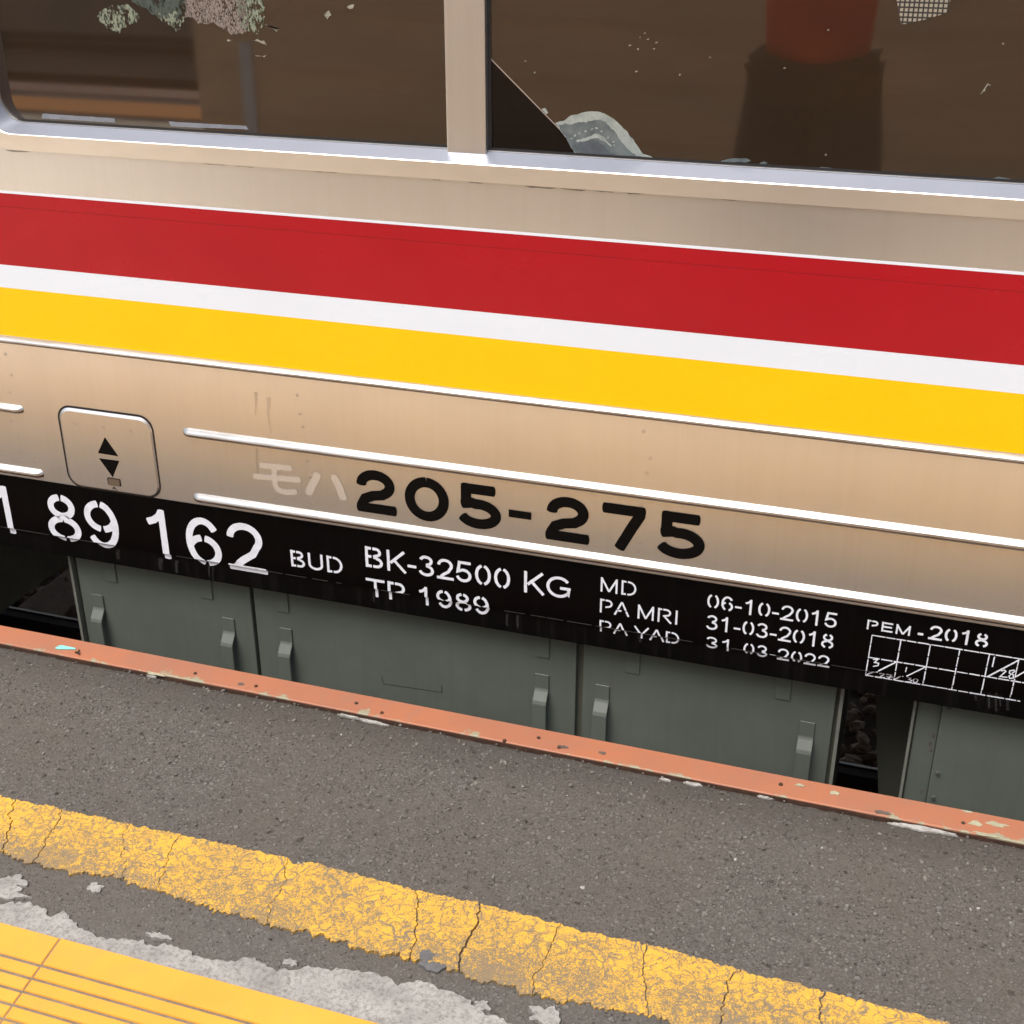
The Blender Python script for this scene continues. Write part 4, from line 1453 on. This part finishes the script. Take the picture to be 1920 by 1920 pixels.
for xc in (-2.25, -1.80, -1.12, -.44, .24, .92):
    for z in (.525, .485, .448, .385, .345, .305, .286):
        ring(xc + rnd.uniform(-.012, .012), z + rnd.uniform(-.006, .006), .0034)
for k in range(-40, 40):
    if rnd.random() < .8: ring(k * .062 + rnd.uniform(-.01, .01) - .02, .2885 + rnd.uniform(-.003, .003), .0030)
for f in bm.faces:
    f.normal_update()
    if f.normal.y > 0: f.normal_flip()
tag(on_car(from_bm('spot_weld_marks', bm, WELD)), kind='stuff')
bm = bmesh.new()
for (u, v) in ((144, 792), (196, 799), (248, 806)):
    p = side(u, v); ring(p.x, p.z, .0042, -.0051)
for f in bm.faces:
    f.normal_update()
    if f.normal.y > 0: f.normal_flip()
o = from_bm('weld_marks', bm, WELD); o.parent = hatch; o['kind'] = 'stuff'
# grime line under the window frame
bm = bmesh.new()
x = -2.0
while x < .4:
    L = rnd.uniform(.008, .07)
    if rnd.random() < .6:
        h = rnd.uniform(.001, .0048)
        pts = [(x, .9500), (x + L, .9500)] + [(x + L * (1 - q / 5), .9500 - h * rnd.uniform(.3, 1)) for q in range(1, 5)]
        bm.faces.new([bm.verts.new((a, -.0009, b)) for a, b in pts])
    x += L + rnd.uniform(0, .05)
for f in bm.faces:
    f.normal_update()
    if f.normal.y > 0: f.normal_flip()
tag(on_car(from_bm('frame_grime', bm, GRIME)), kind='stuff')

# ------------------------------------------------------------------ underfloor equipment boxes (parts of the car)
FY = .05


def strap(parent, xc, zt):
    """bent flat-bar latch: flat against the cover, stepping out, hanging down"""
    w = .0148
    prof = [(-.0015, zt), (-.0035, zt), (-.0035, zt - .034), (-.0060, zt - .039), (-.019, zt - .056), (-.022, zt - .063), (-.0225, zt - .30), (-.0185, zt - .30), (-.0180, zt - .065), (-.015, zt - .059), (-.003, zt - .043), (-.0015, zt - .036)]
    bm = bmesh.new()
    A = [bm.verts.new((xc - w, FY + a, b)) for a, b in prof]
    B = [bm.verts.new((xc + w, FY + a, b)) for a, b in prof]
    n = len(prof)
    for k in range(n):
        j = (k + 1) % n
        bm.faces.new((A[k], A[j], B[j], B[k]))
    bm.faces.new(A[::-1]); bm.faces.new(B)
    bmesh.ops.recalc_face_normals(bm, faces=bm.faces)
    bmesh.ops.bevel(bm, geom=[e for e in bm.edges], offset=.0008, segments=1, affect='EDGES')
    o = from_bm('latch_strap', bm, GREEN_P); o.parent = parent
    o2 = box('latch_block', xc + w + .002, xc + w + .016, FY - .016, FY - .0005, zt - .21, zt - .165, GREEN_D, bevel=.002); o2.parent = parent
    return o


def tabp(parent, xc):
    o = box('hinge_tab', xc - .0148, xc + .0148, FY - .0036, FY - .0004, -.0115, .075, GREEN_P, bevel=.0008); o.parent = parent


box_a = on_car(box('equipment_box', -1.766, -.044, FY + .014, .75, -.52, .083, GREEN_D))
for (xa, xb, tabs, clips) in ((-1.748, -1.3075, (-1.659, -1.4145), (-1.704, -1.3675)), (-1.2985, -.5705, (-1.229, -.642), (-1.2265, -.642)), (-.5555, -.0575, (-.454, -.157), (-.5138, -.104))):
    cv = box('cover_panel', xa, xb, FY, FY + .0135, -.50, .082, GREEN_P, bevel=.002)
    cv.parent = box_a
    for t in tabs: tabp(cv, t)
    for t in clips: strap(cv, t, -.0525)
# pale flange edges at both ends of the box
for xa in (-1.7675, -.0498):
    o = box('edge_flange', xa, xa + .0065, FY - .002, FY + .013, -.515, .082, GREEN_L); o.parent = box_a
# small scratched label outline on the middle cover
bm = bmesh.new()
P4 = [side(716, 1268, FY), side(719, 1282, FY), side(829, 1298, FY), side(828, 1284, FY)]
for a, b in ((0, 1), (1, 2), (2, 3)):
    A, B = P4[a], P4[b]
    d = (B - A).normalized(); nn = Vector((-d.z, 0, d.x)) * .0006
    bm.faces.new([bm.verts.new((v.x, FY - .0006, v.z)) for v in (A - nn, B - nn, B + nn, A + nn)])
o = from_bm('label_outline', bm, DARK_GAP); o.parent = box_a
# right-hand box
box_c = on_car(box('equipment_box', .0905, 1.25, FY + .014, .62, -.52, .083, GREEN_D))
o = box('edge_flange', .0835, .0885, FY - .001, FY + .0139, -.515, .082, GREEN_L); o.parent = box_c
o = box('frame_panel', .0925, .1335, FY + .006, FY + .0138, -.51, .082, GREEN_P); o.parent = box_c
cv = box('cover_panel', .1345, 1.2, FY - .004, FY + .0136, -.50, .082, GREEN_P, bevel=.002); cv.parent = box_c
for z in (-.1139, -.1715, -.2291, -.056 + .09):
    p = (.1462, FY - .006, z)
    o = disc('cover_bolt', p, .0045, .006, BOLT, None, 6, 'y'); o.parent = cv
for (u, v) in ((1750, 1380), (1744, 1395), (1745, 1408), (1728, 1485)):
    p = side(u, v, FY + .005)
    bm = bmesh.new()
    pts = [(p.x + .003 * math.cos(a) * rnd.uniform(.5, 1.3), p.z + .006 * math.sin(a) * rnd.uniform(.5, 1.3)) for a in [k * PI / 5 for k in range(10)]]
    bm.faces.new([bm.verts.new((x, FY + .0054, z)) for x, z in pts])
    for f in bm.faces:
        f.normal_update()
        if f.normal.y > 0: f.normal_flip()
    o = from_bm('rust_spot', bm, DARKCHIP); o.parent = box_c
# hanger plate set back in the gap
hp4 = [(side(u, v, .25).x, side(u, v, .25).z) for u, v in ((1640, 1262), (1649, 1560), (1690, 1560), (1732, 1270))]
o = prism_y('hanger_plate', hp4, .25, .262, GREEN_D); o.parent = box_c
# left-hand box: only its end face shows through the gap
box_b = on_car(box('equipment_box', -4.2, -2.36, FY + .012, .95, -.45, .083, GREEN_D))
o = box('cover_panel', -4.18, -2.375, FY, FY + .0118, -.44, .082, GREEN_P, bevel=.002); o.parent = box_b

# ------------------------------------------------------------------ person standing behind the camera (seen only in the window)
def m_cloth(name, col):
    t = NT(name)
    f = t.noise(t.map(), 260.0, 3, 0.6)
    c = t.mix(f, col, tuple(x * .6 for x in col[:3]) + (1,))
    t.bump(t.noise(t.map(), 16.0, 4), 0.5, 0.01)
    return t.set(color=c, rough=0.85)


SHIRT, TROUSER = m_cloth('red_shirt', (0.85, 0.075, 0.035, 1)), m_cloth('dark_trousers', (0.018, 0.016, 0.018, 1))
SKIN_M, HAIR = m_paint('skin', (0.33, 0.19, 0.125, 1), 0.5, 0.15, 12), m_paint('black_hair', (0.012, 0.010, 0.009, 1), 0.5, 0.3, 60)
SHOE = m_paint('dark_shoe', (0.03, 0.03, 0.032, 1), 0.6, 0.3, 20)


def skinned(name, joints, edges, mat, parent, root=0, sub=2):
    me = bpy.data.meshes.new(name)
    me.from_pydata([j[0] for j in joints], edges, [])
    o = link(name, me, mat, parent)
    md = o.modifiers.new('skin', 'SKIN')
    md.use_smooth_shade = True
    for k, j in enumerate(joints):
        r = j[1] if hasattr(j[1], '__len__') else (j[1], j[1])
        me.skin_vertices[0].data[k].radius = r
        me.skin_vertices[0].data[k].use_root = (k == root)
    s_ = o.modifiers.new('sub', 'SUBSURF'); s_.levels = sub; s_.render_levels = sub
    return o


person = empty('person', (-.47, -2.62, 0), 'person in red shirt and dark trousers, mirrored in right window', 'person')
J = [((0, 0, .92), (.15, .11)), ((0, 0, 1.08), (.145, .10)), ((0, 0, 1.25), (.165, .11)), ((0, 0, 1.37), (.13, .085)), ((0, .005, 1.44), (.052, .055)), ((0, .01, 1.50), (.055, .06)),
     ((.17, 0, 1.34), .058), ((.225, .0, 1.10), .043), ((.12, .20, 1.22), .034), ((.10, .23, 1.245), .028),
     ((-.17, 0, 1.34), .058), ((-.225, .0, 1.10), .043), ((-.12, .20, 1.22), .034), ((-.10, .23, 1.245), .028),
     ((.095, 0, .83), (.092, .095)), ((.105, .01, .48), .062), ((.11, -.01, .10), .042), ((.115, .10, .035), (.042, .03)),
     ((-.095, 0, .83), (.092, .095)), ((-.105, .01, .48), .062), ((-.11, -.01, .10), .042), ((-.115, .10, .035), (.042, .03))]
E = [(0, 1), (1, 2), (2, 3), (3, 4), (4, 5), (3, 6), (6, 7), (7, 8), (8, 9), (3, 10), (10, 11), (11, 12), (12, 13), (0, 14), (14, 15), (15, 16), (16, 17), (0, 18), (18, 19), (19, 20), (20, 21)]
skinned('body', J, E, SKIN_M, person)
skinned('shirt', [((0, 0, .80), (.19, .15)), ((0, 0, .90), (.195, .155)), ((0, 0, 1.04), (.205, .15)), ((0, 0, 1.25), (.20, .135)), ((0, 0, 1.39), (.13, .09)), ((.18, 0, 1.345), .075), ((.215, -.01, 1.16), .066), ((-.18, 0, 1.345), .075), ((-.22, -.01, 1.16), .066)],
        [(0, 1), (1, 2), (2, 3), (3, 4), (3, 5), (5, 6), (3, 7), (7, 8)], SHIRT, person)
skinned('trousers', [((0, 0, .88), (.19, .135)), ((.11, 0, .78), (.155, .13)), ((.13, .01, .48), .15), ((.13, -.005, .12), .13), ((-.11, 0, .78), (.155, .13)), ((-.13, .01, .48), .15), ((-.13, -.005, .12), .13)],
        [(0, 1), (1, 2), (2, 3), (0, 4), (4, 5), (5, 6)], TROUSER, person)
for sx in (1, -1):
    skinned('shoe', [((sx * .115, -.06, .045), (.045, .045)), ((sx * .118, .08, .04), (.048, .038)), ((sx * .12, .17, .03), (.038, .025))], [(0, 1), (1, 2)], SHOE, person)
    wx, wy, wz = sx * .10, .23, 1.245
    dv = Vector((-sx * .30, .42, .855))
    jn, ed = [((wx, wy, wz), (.028, .018)), (tuple(Vector((wx, wy, wz)) + dv * .075), (.036, .014))], [(0, 1)]
    for f in range(4):
        o0 = Vector((wx + (f - 1.5) * .018, wy, wz)) + dv * .085
        ln = (.060, .072, .068, .052)[f]
        a = len(jn)
        jn += [(tuple(o0), .009), (tuple(o0 + dv * ln * .5), .0085), (tuple(o0 + dv * ln * .9 + Vector((0, -.018, 0))), .0075)]
        ed += [(1, a), (a, a + 1), (a + 1, a + 2)]
    a = len(jn)
    t0 = Vector((wx - sx * .03, wy + .01, wz)) + dv * .03
    jn += [(tuple(t0), .011), (tuple(t0 + dv * .035 + Vector((-sx * .018, .012, 0))), .0095), (tuple(t0 + dv * .06 + Vector((-sx * .018, .02, 0))), .008)]
    ed += [(0, a), (a, a + 1), (a + 1, a + 2)]
    skinned('hand', jn, ed, SKIN_M, person, sub=1)
# head with face and hair
bm = bmesh.new()
bmesh.ops.create_uvsphere(bm, u_segments=24, v_segments=18, radius=1)
for v in bm.verts:
    x, y, z = v.co
    jaw = 1 - .22 * max(0, -z)
    nose = .16 * math.exp(-((x / .16) ** 2 + ((z + .10) / .22) ** 2)) if y > 0 else 0
    eye = -.06 * (math.exp(-(((abs(x) - .38) / .16) ** 2 + ((z - .08) / .10) ** 2))) if y > 0 else 0
    mouth = .035 * math.exp(-((x / .25) ** 2 + ((z + .48) / .07) ** 2)) if y > 0 else 0
    v.co = Vector((x * .076 * jaw, (y + nose + eye + mouth) * .094 * (1 - .10 * max(0, -z)), z * .112)) + Vector((0, .02, 1.575))
hd = from_bm('head', bm, SKIN_M, person, smooth=True)
for sx in (1, -1):
    bm = bmesh.new()
    bmesh.ops.create_uvsphere(bm, u_segments=10, v_segments=8, radius=1)
    for v in bm.verts: v.co = Vector((v.co.x * .010 + sx * .077, v.co.y * .018 + .01, v.co.z * .03 + 1.57))
    from_bm('ear', bm, SKIN_M, hd, smooth=True)
    bm = bmesh.new()
    bmesh.ops.create_uvsphere(bm, u_segments=10, v_segments=8, radius=.0095)
    for v in bm.verts: v.co += Vector((sx * .029, .098, 1.583))
    from_bm('eye', bm, HAIR, hd, smooth=True)
bm = bmesh.new()
bmesh.ops.create_uvsphere(bm, u_segments=24, v_segments=18, radius=1)
for v in bm.verts:
    x, y, z = v.co
    if y > .25 and z < .45: y, z = y * .55, max(z, .30)
    z = max(z, -.35 if y < .1 else .2)
    k = 1 + .05 * mn.noise((x * 5, y * 5, z * 5))
    v.co = Vector((x * .083 * k, y * .100 * k, z * .120 * k)) + Vector((0, .010, 1.582))
from_bm('hair', bm, HAIR, hd, smooth=True)


def m_check():
    t = NT('checked_cloth')
    sx = t.sep(t.map((1, 1, 1)))
    f = lambda q: t.ramp(t.math('FRACT', t.math('MULTIPLY', q, 145.0)), [(0.0, 1), (0.30, 1), (0.40, 0), (1.0, 0)])
    k = t.math('MULTIPLY', t.math('ADD', f(sx[0]), f(sx[2])), 0.5)
    c = t.mix(t.math('MINIMUM', t.math('MULTIPLY', k, 2.0), 1.0), (0.29, 0.26, 0.205, 1), (0.028, 0.023, 0.019, 1))
    return t.set(color=c, rough=0.9)


patch('mesh_sticker', [(1668, -40), (1681, 0), (1690, 46), (1730, 38), (1776, 24), (1782, 0), (1790, -40)], m_check(), fy - .0007, .0004, 77)

SC.render.engine = 'CYCLES'
SC.cycles.max_bounces = 6
SC.cycles.diffuse_bounces = 3
SC.cycles.glossy_bounces = 3
SC.cycles.transparent_max_bounces = 8
